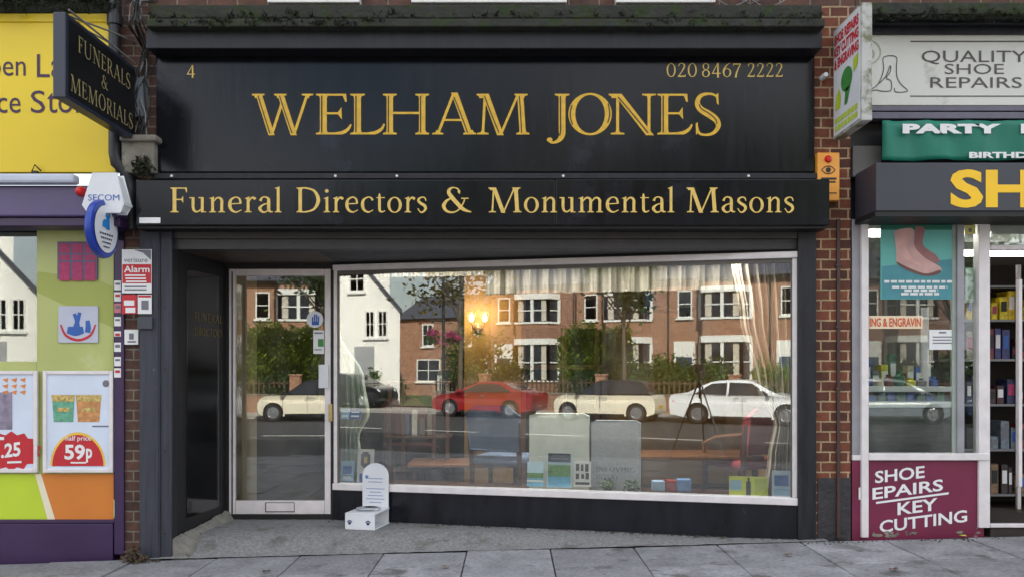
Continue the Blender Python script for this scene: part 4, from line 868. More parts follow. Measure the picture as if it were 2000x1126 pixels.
# door opening
post('door_transom', ALU, 1934.5, 478, 2100, 488, .02, .06)
post('transom_pane', GLASSL, 1935, 437, 2100, 478, .04, .006, 0)
post('door_leaf', ALU, 1990, 545, 1997, 950, .05, .04)
post('threshold', mat('dark_mat', (54, 48, 42), .8, .2, 20), 1934.5, 1030, 2100, 1056, .02, .9)
post('threshold_strip', ALU, 1934.5, 1022, 2100, 1029.5, .0, .04)
b = MB(); b.box(2.6, 3.9, -.1, 7, 4, 2.6); b.box(2.545, .12, -.1, 2.6, 3.9, 2.6); b.box(7, .1, -.1, 7.1, 4, 2.6); b.build('back_room_wall', mat('shop_wall_dull', (92, 88, 84), .8, .1, 3), rshop)
b = MB(); b.box(2.6, .1, 2.5, 7, 3.9, 2.56); b.build('ceiling', mat('shop_ceiling', (150, 148, 142), .8, .08, 3), rshop)
b = MB(); b.box(2.6, .105, -.05, 7, 3.9, .04); b.build('shop_floor', mat('shop_floor_brown', (60, 50, 42), .5, .2, 4), rshop)
LIT = mat('lit_tube', (255, 255, 255), .5, 0, 1, emit=((255, 250, 240), 14))
for x0_, x1_, y_, lab in ((4.1, 5.4, 2.0, 'lit fluorescent ceiling light seen through the right shop\'s doorway'), (2.75, 3.15, .8, 'lit ceiling light behind the top left corner of the right shop window')):
    t = thing('ceiling_light', lab, 'light', ((x0_ + x1_) / 2, y_, 2.45)); b = MB(); b.box(x0_, y_ - .09, 2.4, x1_, y_ + .09, 2.43); b.build('diffuser', LIT, t); b = MB(); b.box(x0_ - .02, y_ - .11, 2.431, x1_ + .02, y_ + .11, 2.499); b.build('light_housing', WHITEP, t)
# fascia things
t = thing('white_fascia_sign', 'pale grey fascia sign with dark Quality Shoe Repairs lettering and shoe outline', 'sign', (4, -.02, Z(205)))
YW = -.03
b = MB(); b.box(X(1694, YW), YW, Z(206, YW), 8, .0, Z(67, YW)); b.build('board', LGREY, t, bevel=.004)
YQ = YW - .003; GREYT = mat('faded_brown_letters', (84, 78, 74), .6, .25, 20)
b = MB(); ptext(b, 'QUALITY', 1800, 99, 2006, 126, YQ, .0); ptext(b, 'SHOE', 1845, 125, 1961, 145, YQ, .0); ptext(b, 'REPAIRS', 1817, 151, 1996, 172, YQ, .0)
pp(b, [(1778, 80), (2200, 80), (2200, 82.5), (1778, 82.5)], YQ); pp(b, [(1778, 187), (2200, 187), (2200, 189), (1778, 189)], YQ); b.build('lettering', GREYT, t)
def pline(mb, pts, wpx, Y, k_=1):
    q = G(); q.path(*[(X(u, Y), Z(v, Y), wpx / S(Y)) for u, v in pts], k=k_); v_, f_ = q.tris(); mb.mesh([(x, Y, y) for x, y in v_], f_)
b = MB(); pline(b, [(1692, 176), (1702, 174), (1714, 166), (1722, 150), (1726, 134), (1726, 112), (1750, 111), (1751, 130), (1752, 150), (1760, 165), (1773, 178), (1750, 180), (1747, 172)], 1.8, YQ, 4)
pline(b, [(1716, 164), (1730, 150), (1739, 128), (1739, 140), (1731, 153), (1740, 158), (1740, 177), (1720, 178), (1712, 176), (1694, 180)], 1.8, YQ - .0005, 3); b.build('shoe_outline', GREYT, t)
b = MB(); q = G(); q.ring(X(1697, YQ), Z(102, YQ), .09, .09, .008, .008); q.ring(X(1699, YQ), Z(106, YQ), .035, .04, .012, .01); v_, f_ = q.tris(); b.mesh([(x, YQ - .001, y) for x, y in v_ if True], f_); b.build('round_emblem', mat('faded_olive_print', (166, 164, 140), .6, .1, 20), t)
b = MB(); b.box(X(1690, -.05), -.06, Z(217, -.06), 8, -.0, Z(207, -.06)); b.box(X(1690, -.05), -.08, Z(232, -.08), 8, -.0, Z(219, -.08)); b.build('bottom_trim', mat('trim_grey_purple', (92, 88, 104), .4, .15, 6), t, bevel=.004)
t = thing('green_banner', 'green cloth party banner tied under the pale fascia sign', 'banner', (4, -.1, Z(312)))
YB = -.1; b = MB(); nx, nz_ = 60, 8; x0_, x1_ = X(1722, YB), 5.6; z0_, z1_ = Z(313, YB), Z(236, YB)
b.mesh([(x0_ + (x1_ - x0_) * i / nx, YB - .012 * math.sin(i * .9 + j * .25) - .008 * math.sin(i * 2.1), z0_ + (z1_ - z0_) * j / nz_ - .006 * math.sin(i * .5) * (1 - j / nz_)) for j in range(nz_ + 1) for i in range(nx + 1)], [(j * (nx + 1) + i, j * (nx + 1) + i + 1, (j + 1) * (nx + 1) + i + 1, (j + 1) * (nx + 1) + i) for j in range(nz_) for i in range(nx)])
o = b.build('cloth', TEALB, t, smooth=True); sd = o.modifiers.new('thick', 'SOLIDIFY'); sd.thickness = .003
b = MB(); YB2 = YB - .024; ptext(b, 'PARTY', 1763, 242, 1955, 261, YB2, .06); ptext(b, 'B', 1994, 242, 2030, 261, YB2, .045); ptext(b, 'BIRTHDAY', 1893, 297, 2052, 309, YB2, .045); b.build('lettering', PAPER, t)
t = thing('dark_fascia_box', 'dark grey projecting fascia box with large yellow letters over the right shop', 'sign', (4, -.2, Z(420)))
YD = -.36
b = MB(); b.box(X(1711, YD), YD, Z(412, YD), 7, .0, Z(318, YD)); b.build('box', mat('charcoal_panel', (52, 54, 64), .4, .1, 3), t, bevel=.004)
b = MB(); b.box(X(1711, YD) - .001, YD + .01, Z(422, YD), 7, -.005, Z(412.5, YD)); b.build('bottom_rail', BLACKM, t)
b = MB(); ptext(b, 'SH', 1856, 331, 2016, 406, YD - .003, .035); ptext(b, 'OE', 2024, 331, 2180, 406, YD - .003, .035); b.build('lettering', YELT, t)
b = MB(); b.pbox(1666, 285, 1722, 345, -.02, .06); tag(b.build('sign_end_cap', mat('dull_grey_panel', (84, 82, 80), .6, .1, 5), bevel=.004), 'dull grey panel between the brick pier and the green banner', 'panel')
# window things
t = thing('boot_poster', 'teal poster of pink sheepskin boots in the right shop window', 'poster', (X(1793), .0, Z(585)))
YP = .012; b = MB(); b.pbox(1720, 437, 1868, 584, YP, .004); ps = b.build('poster_sheet', TEALP, t)
b = MB(); pp(b, [(1720, 437.5), (1867, 437.5), (1867, 449), (1720, 449)], YP - .001); b.build('top_band', mat('deep_green_band', (28, 110, 90), .5, .1, 10), ps)
b = MB(); pp(b, [(1722, 520), (1867, 505), (1867, 583), (1722, 583)], YP - .0008); b.build('lower_band', mat('deep_teal_print', (70, 140, 150), .5, .15, 6), ps)
def blob(mb, pts, Y, k_=6):
    c = crom([(u, v, 0) for u, v in pts + [pts[0]]], k_); pp(mb, [(u, v) for u, v, _ in c[:-1]], Y)
b = MB(); blob(b, [(1788, 442), (1806, 446), (1803, 478), (1828, 498), (1834, 512), (1812, 514), (1786, 498)], YP - .0016); b.build('boot', mat('shaded_pink_suede', (160, 112, 112), .7, .15, 12), ps)
b = MB(); blob(b, [(1746, 452), (1760, 447), (1784, 448), (1786, 480), (1806, 503), (1837, 522), (1834, 533), (1808, 536), (1774, 524), (1752, 512), (1750, 488)], YP - .0024); b.build('boot', PINK, ps)
b = MB(); blob(b, [(1752, 511), (1776, 523), (1808, 534), (1836, 527), (1833, 535), (1806, 539), (1772, 528), (1753, 516)], YP - .003); b.build('boot_sole', mat('dark_sole', (112, 80, 74), .6, .1, 10), ps)
b = MB(); blob(b, [(1762, 452), (1772, 450), (1770, 480), (1782, 504), (1800, 517), (1788, 516), (1768, 504), (1760, 482)], YP - .0031); b.build('boot_highlight', mat('pale_pink_suede', (218, 172, 164), .7, .12, 14), ps)
b = MB()
for v, u0, u1 in ((547, 1727, 1862), (558, 1742, 1850), (564.5, 1766, 1832), (571, 1760, 1834)):
    u = u0
    while u < u1: 
        w_ = rr.uniform(6, 16); b.poly([(X(a, YP), YP - .0012, Z(c, YP)) for a, c in ((u, v), (min(u1, u + w_), v), (min(u1, u + w_), v + 5), (u, v + 5))]); u += w_ + 3
b.build('small_print', PAPER, ps)
t = thing('engraving_sign', 'pale strip sign with orange red lettering hung in the right shop window', 'sign', (X(1750), .008, Z(640)))
b = MB(); b.pbox(1698, 616, 1802, 641, .008, .01); s_ = b.build('board', mat('cream_board', (232, 212, 180), .5, .06, 4), t)
b = MB(); ptext(b, 'ING & ENGRAVIN', 1699, 620, 1799, 637, .005, .02); b.build('lettering', mat('orange_red_letters', (206, 84, 40), .5, .08, 8), s_)
card('paper_notice', 'white typed notice taped inside the right shop window', 'notice', 1815, 643, 1859, 682, .012, PAPER, [(INKG, (1834, 647, 1848, 650), (1822, 656, 1860, 658), (1822, 662, 1858, 664), (1822, 668, 1861, 670))])
card('sticker', 'small yellow sticker at the top of the narrow right window', 'sticker', 1885, 440, 1905, 457, .012, mat('yellow_sticker', (220, 214, 120), .5, .06, 8), [(INKG, (1892, 446, 1898, 453))])
card('paper_notice', 'pale green notice in the narrow right window', 'notice', 1886, 523, 1907, 590, .05, mat('pale_green_paper', (176, 200, 180), .6, .06, 8), [(PAPER, (1888, 528, 1890, 586), (1890, 583, 1905, 586))])
t = thing('glass_counter', 'glass display counter with white rails behind the right shop window', 'counter', (X(1780, .35), .35, .1))
b = MB(); YC = .3
b.pbox(1692, 754, 1862, 764, YC, .5); b.pbox(1692, 783, 1862, 795, YC, .5); b.build('rail', WHITEP, t, bevel=.004)
b = MB(); b.pbox(1696, 796, 1858, 1010, YC + .02, .45); b.build('cabinet', mat('counter_grey', (92, 92, 90), .5, .25, 6, stretch=(1, 1, 8)), t)
b = MB(); b.pbox(1802, 600, 1814, 753.5, YC + .1, .03); b.build('post', ALU, t)
rr = random.Random(31)
cols = [(60, 90, 160), (180, 170, 150), (110, 60, 50), (70, 110, 90), (200, 190, 60), (120, 120, 130)]
GM = [mat('goods_tone_%d' % i, c, .5, .3, 18) for i, c in enumerate(cols)]
for i in range(7):
    x = X(1705 + i * 22, YC); h = rr.uniform(.05, .16)
    b = MB(); zc = Z(754, YC) + .001; b.lathe((x, YC + .12, zc), [(0, 0), (.035, 0), (.04, h * .6), (.02, h * .8), (.022, h), (0, h)], n=12)
    tag(b.build('shoe_care_bottle', GM[i % 6], smooth=True), 'small shoe care bottle standing on the glass counter', 'bottle', 'bottles on the glass counter')
for i in range(9):
    x = X(1702 + i * 17.5, YC); h = rr.uniform(.1, .26); wd2 = rr.uniform(.025, .034); zc = Z(754, YC) + .001; b = MB(); b.box(x - wd2, YC + .24, zc, x + wd2, YC + .32, zc + h); b.box(x - wd2 * .8, YC + .238, zc + h * .3, x + wd2 * .8, YC + .2395, zc + h * .7)
    b.m = [0] * 6 + [1] * 6
    tag(b.build('shoe_polish_box', [GM[(i * 5 + 1) % 6], PAPER], bevel=.002), 'small packet of shoe care goods at the back of the glass counter', 'box', 'packets on the glass counter')
for i in range(8):
    x = X(1704 + i * 19, YC + .1); z = Z(792, YC + .02) + .001; b = MB(); h = rr.uniform(.03, .09); b.box(x - .03, YC + .1, Z(783, YC) - .0 - h * 0 + .001, x + .03, YC + .2, Z(783, YC) + .001 + min(h, .065)); tag(b.build('polish_tin_box', GM[(i * 3) % 6], bevel=.003), 'low packet of goods on the lower rail of the glass counter', 'box', 'packets on the counter\'s lower rail')
# rack inside the doorway
t = thing('display_rack', 'dark display rack packed with goods in the right shop\'s doorway', 'rack', (4.55, 1.4, .04))
b = MB()
for z in (.15, .55, .95, 1.35, 1.7, 2.0): b.box(3.9, 1.2, z, 5.6, 1.6, z + .02)
b.build('shelf', mat('rack_metal', (120, 120, 122), .4, .1, 8, metal=.4), t)
b = MB()
for x in (3.9, 4.48, 5.06): b.box(x, 1.18, .04, x + .03, 1.21, 2.2)
b.build('upright', ALU, t)
b = MB(); b.box(3.9, 1.62, .04, 5.6, 1.66, 2.25); b.build('back_panel', DARKIN, t)
RC = [[(120, 96, 70), (60, 50, 50)], [(40, 44, 52), (120, 60, 50), (110, 120, 130)], [(70, 40, 44), (50, 54, 90), (150, 80, 70)], [(120, 50, 50), (60, 60, 110), (160, 150, 140), (50, 60, 60)], [(220, 186, 30), (232, 200, 40)], [(60, 90, 170), (200, 90, 80), (190, 190, 196)]]
for zi, z in enumerate((.17, .57, .97, 1.37, 1.72)):
    x = 4.05
    while x < 4.85:
        w_ = rr.uniform(.03, .075); h = rr.uniform(.1, .27); b = MB(); b.box(x, 1.22, z + .001, x + w_, 1.4, z + h); b.box(x + w_ * .12, 1.217, z + h * .35, x + w_ * .88, 1.2195, z + h * .8); b.m = [0] * 6 + [1] * 6; cc = rr.choice(RC[zi])
        tag(b.build('boxed_goods', [mat('goods_%d_%d' % (zi, int(x * 100)), cc, .5, .4, 30), rr.choice([PAPER, INKG, BLK, MAGEN, BLUEM])], bevel=.004), 'boxed goods standing on the dark rack in the doorway', 'box', 'boxed goods on the rack'); x += w_ + rr.uniform(.005, .03)

# ------------------------------------------------------------------ inside the funeral shop window
def at(u, v, Y): return (X(u, Y), Y, Z(v, Y))
def drape(name, lab, cat, rows, m, amp=.02, nf=9, nx=90, seed=1):   # rows: (p_left(x,y), p_right(x,y), z) from top down
    rr = random.Random(seed); ph = [rr.uniform(-.5, .5) for _ in range(nf + 2)]; mb = MB(); nz_ = 26
    def row(t):
        f = t * (len(rows) - 1); i = min(int(f), len(rows) - 2); q = f - i; q = q * q * (3 - 2 * q); a, c = rows[i], rows[i + 1]
        return [tuple(a[k_][j] * (1 - q) + c[k_][j] * q for j in range(2)) for k_ in (0, 1)] + [a[2] * (1 - f + i) + c[2] * (f - i)]
    for j in range(nz_ + 1):
        l, r_, z = row(j / nz_)
        for i in range(nx + 1):
            s_ = i / nx; d = math.sin(s_ * nf * 6.283 + ph[int(s_ * nf)] * 1.2 + j * .02) * amp + amp * .5 * math.sin(s_ * nf * 2.7 * 6.283 + 1)
            mb.v.append((l[0] + (r_[0] - l[0]) * s_, l[1] + (r_[1] - l[1]) * s_ + d, z))
    for j in range(nz_):
        for i in range(nx): a = j * (nx + 1) + i; mb.f.append((a, a + 1, a + nx + 2, a + nx + 1)); mb.m.append(0)
    o = mb.build(name, m, smooth=True, angle=80); sd = o.modifiers.new('thick', 'SOLIDIFY'); sd.thickness = .002
    return tag(o, lab, cat)
wl = lambda u, off: W(u, off)
drape('pelmet_curtain', 'pleated beige curtain pelmet hanging across the top of the shop window', 'curtain', [(wl(948, .35), wl(1440, .35), 2.14), (wl(948, .35), wl(1440, .35), 1.91)], PELM, .04, 15, 180)
drape('pelmet_curtain', 'narrow strip of beige curtain at the top left of the shop window', 'curtain', [(wl(655, .2), wl(946, .3), 2.14), (wl(655, .2), wl(946, .3), 2.065)], PELM, .02, 14, 140, 2)
zw = lambda u, v, off: CZ + (720 - v) * (wl(u, off)[1] - CY) / F
drape('side_curtain', 'long beige curtain tied back at the right of the shop window', 'curtain', [(wl(1428, .18), wl(1552, .18), 2.14), (wl(1445, .18), wl(1552, .18), 1.7), (wl(1478, .18), wl(1552, .18), 1.15), (wl(1512, .18), wl(1550, .18), .86), (wl(1500, .18), wl(1552, .18), .6), (wl(1490, .18), wl(1552, .18), .29)], CURT, .022, 7, 90, 3)
drape('side_curtain', 'pale sheer curtain gathered at the left of the shop window', 'curtain', [(wl(655, .15), wl(661, .15), 2.1), (wl(655, .15), wl(664, .15), 1.6), (wl(660, .15), wl(712, .15), 1.2), (wl(658, .15), wl(722, .15), .9), (wl(664, .15), wl(702, .15), .7), (wl(658, .15), wl(718, .15), .29)], SHEER, .016, 5, 60, 4)
# wall lights
FILL_W = 24
LAMP = mat('lit_candle_bulb', (255, 236, 190), .4, 0, 1, emit=((255, 214, 140), 7))
yb = 2.99
t = thing('wall_light', 'lit brass wall light with two candle bulbs on the tan wall', 'wall light', at(934, 640, yb))
b = MB(); b.lathe(at(934, 640, yb), [(0, -.0), (.05, -.0), (.045, -.03), (0, -.035)], (0, 1, 0)); b.tube([at(921, 628, yb - .1), at(924, 640, yb - .1), at(934, 644, yb - .03), at(944, 640, yb - .1), at(947, 628, yb - .1)], .01, 8); b.build('bracket', mat('dark_brass', (120, 90, 50), .4, .1, 8, metal=.7), t, smooth=True)
for u in (921, 947):
    b = MB(); x, y, z = at(u, 626, yb - .1); b.lathe((x, y, z), [(0, -.01), (.02, 0), (.026, .03), (.014, .07), (0, .085)], n=12); b.build('bulb', LAMP, t, smooth=True)
    l = bpy.data.lights.new('wall_lamp_glow', 'POINT'); l.energy = 2.6; l.color = (1, .74, .42); l.shadow_soft_size = .05
    lo = bpy.data.objects.new('wall_lamp_glow', l); col.objects.link(lo); lo.location = (x, y - .09, z + .05)
DLIT = mat('lit_downlight', (255, 250, 235), .5, 0, 1, emit=((255, 236, 200), 12))
for x, y, en, lab in ((X(583, 3.6), 3.6, 6, 'small lit ceiling downlight seen through the top of the door'),):
    t = thing('downlight', lab, 'ceiling light', (x, y, 2.35)); b = MB(); b.lathe((x, y, 2.345), [(.07, .004), (.07, -.006), (.05, -.006), (.048, .004)], n=18); b.build('rim', WHITEP, t); b = MB(); b.disc((x, y, 2.342), .047, (0, 0, -1)); b.build('bulb', DLIT, t)
    l = bpy.data.lights.new('downlight_glow', 'SPOT'); l.energy = en; l.spot_size = R(150); l.spot_blend = .6; l.color = (1, .92, .8); l.shadow_soft_size = .05; lo = bpy.data.objects.new('downlight_glow', l); col.objects.link(lo); lo.location = (x, y, 2.325)
# added unseen strip behind the window head, brightens pelmet, curtain and display
t = thing('added_fill_light', 'added unseen fill strip behind the head of the shop window', 'fill light', tuple(WR + WD * (LW / 2) + WN * .1)[:2] + (2.16,))
b = MB(); wslab(b, .3, LW - .2, 2.155, 2.2, .06, .06); b.build('light_housing', WHITEP, t)
l = bpy.data.lights.new('added_fill_glow', 'AREA'); l.shape = 'RECTANGLE'; l.size = LW - .9; l.size_y = .05; l.energy = FILL_W; l.color = (1, .93, .84)
lo = bpy.data.objects.new('added_fill_glow', l); col.objects.link(lo); p_ = WR + WD * (LW / 2 - .0) + WN * .1; lo.location = (p_.x, p_.y, 2.148)
l.spread = R(140); dz_ = (WN * .3 + Vector((0, 0, -1))).normalized(); xa2 = WD.copy(); ya2 = (-dz_).cross(xa2); lo.matrix_world = Matrix.Translation((p_.x, p_.y, 2.148)) @ Matrix((xa2, ya2, -dz_)).transposed().to_4x4()
# wood framed glazed screen at the back
t = thing('glazed_screen', 'oak framed glazed screen at the back of the shop', 'screen', (X(1110, 2.9), 2.9, .02))
b = MB(); yv = 2.9
for u in (1018, 1098, 1162, 1176): b.pbox(u, 575, u + 9, 960, yv, .05)
for v in (575, 632, 712, 800): b.pbox(1018, v, 1185, v + 9, yv - .004, .04)
b.build('frame', WOOD, t, bevel=.004)
b = MB(); b.pbox(1020, 580, 1183, 958, yv + .03, .02); b.build('panel', DARKIN, t)
# furniture
def leg4(root, x0, x1, y0, y1, z0, z1, r, m):
    for x in (x0, x1):
        for y in (y0, y1): b = MB(); b.tube([(x, y, z0), (x, y, z1)], [r * .75, r], 8); b.build('leg', m, root, smooth=True)
t = thing('side_table', 'long polished wooden table behind the right half of the window', 'table', (X(1370, .95), .95, .02))
x0_, x1_ = X(1235, .8), X(1490, .8); b = MB(); b.box(x0_, .75, .52, x1_, 1.3, .555); b.build('tabletop', WOOD, t, bevel=.008); leg4(t, x0_ + .06, x1_ - .06, .82, 1.24, .02, .52, .03, WOODD)
t = thing('coffee_table', 'low wooden table behind the left half of the window', 'table', (X(920, 1.6), 1.6, .02))
x0_, x1_ = X(800, 1.6), X(1020, 1.6); b = MB(); b.box(x0_, 1.4, .38, x1_, 1.95, .415); b.build('tabletop', WOOD, t, bevel=.008); leg4(t, x0_ + .06, x1_ - .06, 1.46, 1.9, .02, .38, .028, WOODD)
def chair(name, lab, c, rz, m, arms):
    t = thing(name, lab, 'chair', c, rz); M4 = WM[t]; q = lambda x, y, z: M4 @ Vector((x, y, z))
    def bx(n, x0, y0, z0, x1, y1, z1, mm, bev=.01):
        b = MB(); b.mesh([q(x, y, z) for z in (z0, z1) for x, y in ((x0, y0), (x1, y0), (x1, y1), (x0, y1))], [(3, 2, 1, 0), (4, 5, 6, 7), (0, 1, 5, 4), (1, 2, 6, 5), (2, 3, 7, 6), (3, 0, 4, 7)]); return b.build(n, mm, t, bevel=bev)
    bx('seat', -.24, -.24, .42, .24, .24, .5, m, .03)
    b = MB(); b.prism([q(-.22, .2, .55), q(.22, .2, .55), q(.24, .26, .86), q(.15, .28, .93), q(-.15, .28, .93), q(-.24, .26, .86)], q(0, .06, .01) - q(0, 0, 0)); b.build('backrest', m, t, bevel=.02)
    for x in (-.22, .22):
        b = MB(); b.tube([q(x, -.22, 0), q(x, -.22, .42)], [.016, .024], 8); b.build('leg', WOODD, t, smooth=True)
        b = MB(); b.tube([q(x, .24, 0), q(x, .22, .42), q(x * 1.05, .27, .8)], [.016, .024, .02], 8); b.build('leg', WOODD, t, smooth=True)
        if arms: b = MB(); b.tube([q(x * 1.15, -.2, .44), q(x * 1.18, -.2, .62), q(x * 1.18, -.05, .68), q(x * 1.1, .24, .72)], .018, 8); b.build('armrest', WOOD, t, smooth=True)
    return t
t = thing('display_cabinet', 'dark open wooden display cabinet behind the left part of the window', 'cabinet', (*W(815, .95), .02))
xa3, ya3 = W(757, .95); xb3, _ = W(868, .95)
for x in (xa3, xa3 + .13, xb3 - .13, xb3): b = MB(); b.box(x, ya3, .02, x + .035, ya3 + .035, 1.14); b.build('upright', WOODD, t, bevel=.004)
for z in (.3, .62, 1.141): b = MB(); b.box(xa3 - .01, ya3 - .01, z, xb3 + .045, ya3 + .3, z + .025); b.build('shelf', WOODD, t, bevel=.004)
for i in range(5):
    x = xa3 + .07 + i * .075; b = MB(); b.box(x, ya3 + .08, .646, x + .05, ya3 + .2, .646 + .16 + .04 * (i % 3)); tag(b.build('order_book', mat('order_book_%d' % i, [(90, 40, 46), (60, 66, 90), (150, 146, 138), (70, 60, 50), (120, 110, 96)][i], .6, .2, 20), bevel=.003), ['dark red', 'slate blue', 'pale grey', 'dark brown', 'light brown'][i] + ' book standing on the dark display cabinet\'s middle shelf', 'book')
REDV = mat('burgundy_upholstery', (140, 44, 52), .7, .1, 12)
chair('armchair', 'burgundy upholstered armchair with wooden arms beside the right curtain', (X(1452, .95), .98, .02), R(-150), REDV, True)
chair('dining_chair', 'dark wooden chair with blue grey seat in the middle of the window', (X(985, 1.15), 1.25, .02), R(160), mat('blue_grey_cloth', (96, 110, 136), .8, .1, 12), False)
chair('dining_chair', 'dark wooden chair beside the left low table', (X(800, 2.2), 2.3, .02), R(20), mat('dark_red_cloth', (96, 52, 54), .8, .1, 12), False)
# memorial tablets standing on the display shelf
def tablet(lab, u0, v0, u1, v1, off, m, words=None):
    x0, y0 = W(u0, off); x1, y1 = W(u1, off); ex = (Vector((x1, y1, 0)) - Vector((x0, y0, 0))).normalized(); n = Vector((-ex.y, ex.x, 0))
    z1 = CZ + (720 - v0) * (y0 - CY) / F; t = thing('memorial_tablet', lab, 'memorial', ((x0 + x1) / 2, (y0 + y1) / 2, .28)); b = MB(); L_ = math.hypot(x1 - x0, y1 - y0)
    a = Vector((x0, y0, .28)); b.prism([a, a + ex * L_, a + ex * L_ + Vector((0, 0, z1 - .3)), a + ex * (L_ * .9) + Vector((0, 0, z1 - .28)), a + ex * (L_ * .1) + Vector((0, 0, z1 - .28)), a + Vector((0, 0, z1 - .3))], n * .06); s_ = b.build('stone', m, t, bevel=.004)
    if words:
        b = MB(); pl = (a - n * .003, ex, Vector((0, 0, 1)))
        for s2, c0, c1, zb, hh in words: put_word(b, s2, c0 * L_, c1 * L_, zb, hh, pl, 6)
        b.build('lettering', mat('stone_letters', (84, 84, 84), .6, .1, 10), s_)
    return t
STONE = mat('pale_grey_stone', (206, 210, 206), .35, .06, 12); STONE2 = mat('mid_grey_stone', (160, 164, 172), .35, .12, 60)
tablet('plain pale grey memorial tablet in the centre of the window', 1034, 806, 1150, 900, .22, STONE)
GL.setdefault('V', (G().diag(45, -2, 14, 100, 15).diag(45, -2, 76, 100, 7).ser(13, 100, 15, 15, -1).ser(76, 100, 14, 7, -1), 92)); GL.setdefault('G', (G().path((84, 78, 4), (72, 96, 6), (50, 100, 6), (18, 80, 12), (8, 48, 15), (20, 14, 11), (52, 0, 6), (84, 10, 6)).stem(84, 4, 44, sb=False), 104)); GL.setdefault('Y', (G().diag(46, 40, 12, 100, 14).diag(46, 40, 80, 100, 7).stem(46, 0, 44, st=False), 90))
tablet('grey memorial tablet with faint engraved words right of the plain one', 1155, 820, 1251, 900, .25, STONE2, [('IN LOVING'.replace(' ', ''), .1, .9, .17, .035), ('MEMORY', .1, .55, .11, .035)])
# cards on the shelf
def wcard(lab, u0, v0, u1, v1, m, deco=(), name='leaflet', cat='leaflet', off=.05):
    x0, y0 = W(u0, off); x1, y1 = W(u1, off); ex = (Vector((x1, y1, 0)) - Vector((x0, y0, 0))).normalized(); n = Vector((-ex.y, ex.x, 0)); L_ = math.hypot(x1 - x0, y1 - y0); s_ = F / (y0 - CY)
    zb = CZ + (720 - v1) / s_; h = (v1 - v0) / s_; t = thing(name, lab, cat, ((x0 + x1) / 2, (y0 + y1) / 2, zb)); a = Vector((x0, y0, zb)); lean = n * .02
    def quad(mb, fx0, fz0, fx1, fz1, d): mb.poly([a + ex * L_ * p + Vector((0, 0, h * q)) + lean * q - n * d for p, q in ((fx0, fz0), (fx1, fz0), (fx1, fz1), (fx0, fz1))])
    b = MB(); c = [a + ex * L_ * p + Vector((0, 0, h * q)) + lean * q for p, q in ((0, 0), (1, 0), (1, 1), (0, 1))]; b.prism(c, n * .004); sh_ = b.build('sheet', m, t)
    for i, d in enumerate(deco):
        b = MB()
        for r_ in d[1:]: quad(b, *r_, .0015 + .0008 * i)
        b.build('print', d[0], sh_)
    return t
SKY_ = mat('sky_print', (196, 220, 236), .5, .06, 8); GRN = mat('foliage_print', (104, 150, 70), .5, .4, 60); WATER = mat('water_print', (110, 178, 214), .5, .2, 20)
wcard('leaflet with a lake landscape, left of the central leaflets', 1029, 901, 1061, 948, SKY_, [(GRN, (0, .34, 1, .55)), (WATER, (0, 0, 1, .33)), (PAPER, (0, .18, 1, .26))])
wcard('leaflet with a green valley photo and a dark title band in the centre', 1068, 884, 1116, 950, SKY_, [(GRN, (.04, .3, .96, .66)), (WATER, (.04, .02, .96, .32)), (mat('dark_title_band', (44, 62, 78), .5, .1, 10), (.04, .74, .96, 1)), (INKG, (.15, .82, .85, .87), (.2, .91, .8, .95))])
wcard('white leaflet with small black pictures, right of the central leaflets', 1121, 900, 1154, 949, PAPER, [(BLK, (.1, .62, .3, .9), (.4, .62, .55, .88), (.65, .6, .85, .9), (.1, .3, .3, .52), (.42, .32, .6, .5), (.68, .3, .88, .55), (.08, .08, .92, .18))])
wcard('yellow green card with a dark bottle picture near the right curtain', 1424, 929, 1500, 967, mat('yellow_green_card', (206, 214, 70), .5, .08, 10), [(BLUEP, (.02, .3, .32, .8)), (BLK, (.44, .05, .56, .75), (.48, .75, .53, .95)), (mat('olive_print', (172, 184, 50), .5, .1, 10), (.66, .1, .97, .9))])
wcard('white and blue card at the right end of the window', 1508, 918, 1546, 968, mat('pale_blue_card', (190, 208, 230), .5, .06, 10), [(BLUEM, (.12, .4, .85, .82)), (BLUEP, (.1, .06, .9, .3))])
wcard('white card with a black circular emblem at the left of the window', 697, 876, 729, 944, PAPER, [(BLK, (.22, .52, .78, .86), (.32, .46, .68, .92)), (GOLDP, (.4, .6, .6, .78)), (BLUEM, (.15, .05, .6, .3))], off=.06)
wcard('small blue and white card left of the circular emblem card', 665, 899, 690, 938, BLUEP, [(BLUEM, (.15, .35, .85, .75)), (PAPER, (.2, .1, .8, .25))])
for u0, u1, lab, m_ in ((665, 681, 'small pale blue square sticker at the left of the window, left of two', BLUEP), (682, 704, 'small bright blue square sticker at the left of the window, right of two', BLUEM)): wcard(lab, u0, 797, u1, 817, m_, [(PAPER, (.15, .2, .85, .35), (.15, .6, .85, .7))], 'sticker', 'sticker', off=.022)
# round door sticker and notice
_t = thing('sticker', 'round white sticker with a blue hand on the door pane', 'sticker', (X(615, DYY), DYY + .01, Z(623, DYY)))
b = MB(); b.lathe((X(615, DYY + .012), DYY + .016, Z(623, DYY + .012)), [(.0, .003), (.07, .003), (.07, 0), (0, 0)], (0, -1, 0), 28); b.build('sheet', mat('sticker_blank', (214, 216, 222), .5, .05, 6), _t)
b = MB()
for r_ in ((609, 618, 612, 628), (613, 613, 616, 628), (617, 613.5, 620, 628), (621, 617, 623.5, 628), (609, 627, 623, 634)): b.pbox(*r_, DYY + .0115, .0012)
b.build('print', BLUEM, _t)
card('notice', 'small white and green notice on the door pane under the round sticker', 'notice', 612, 644, 633, 690, DYY + .012, PAPER, [(GREENK, (621, 661, 632, 676)), (INKG, (614, 648, 630, 651), (614, 681, 628, 683))])
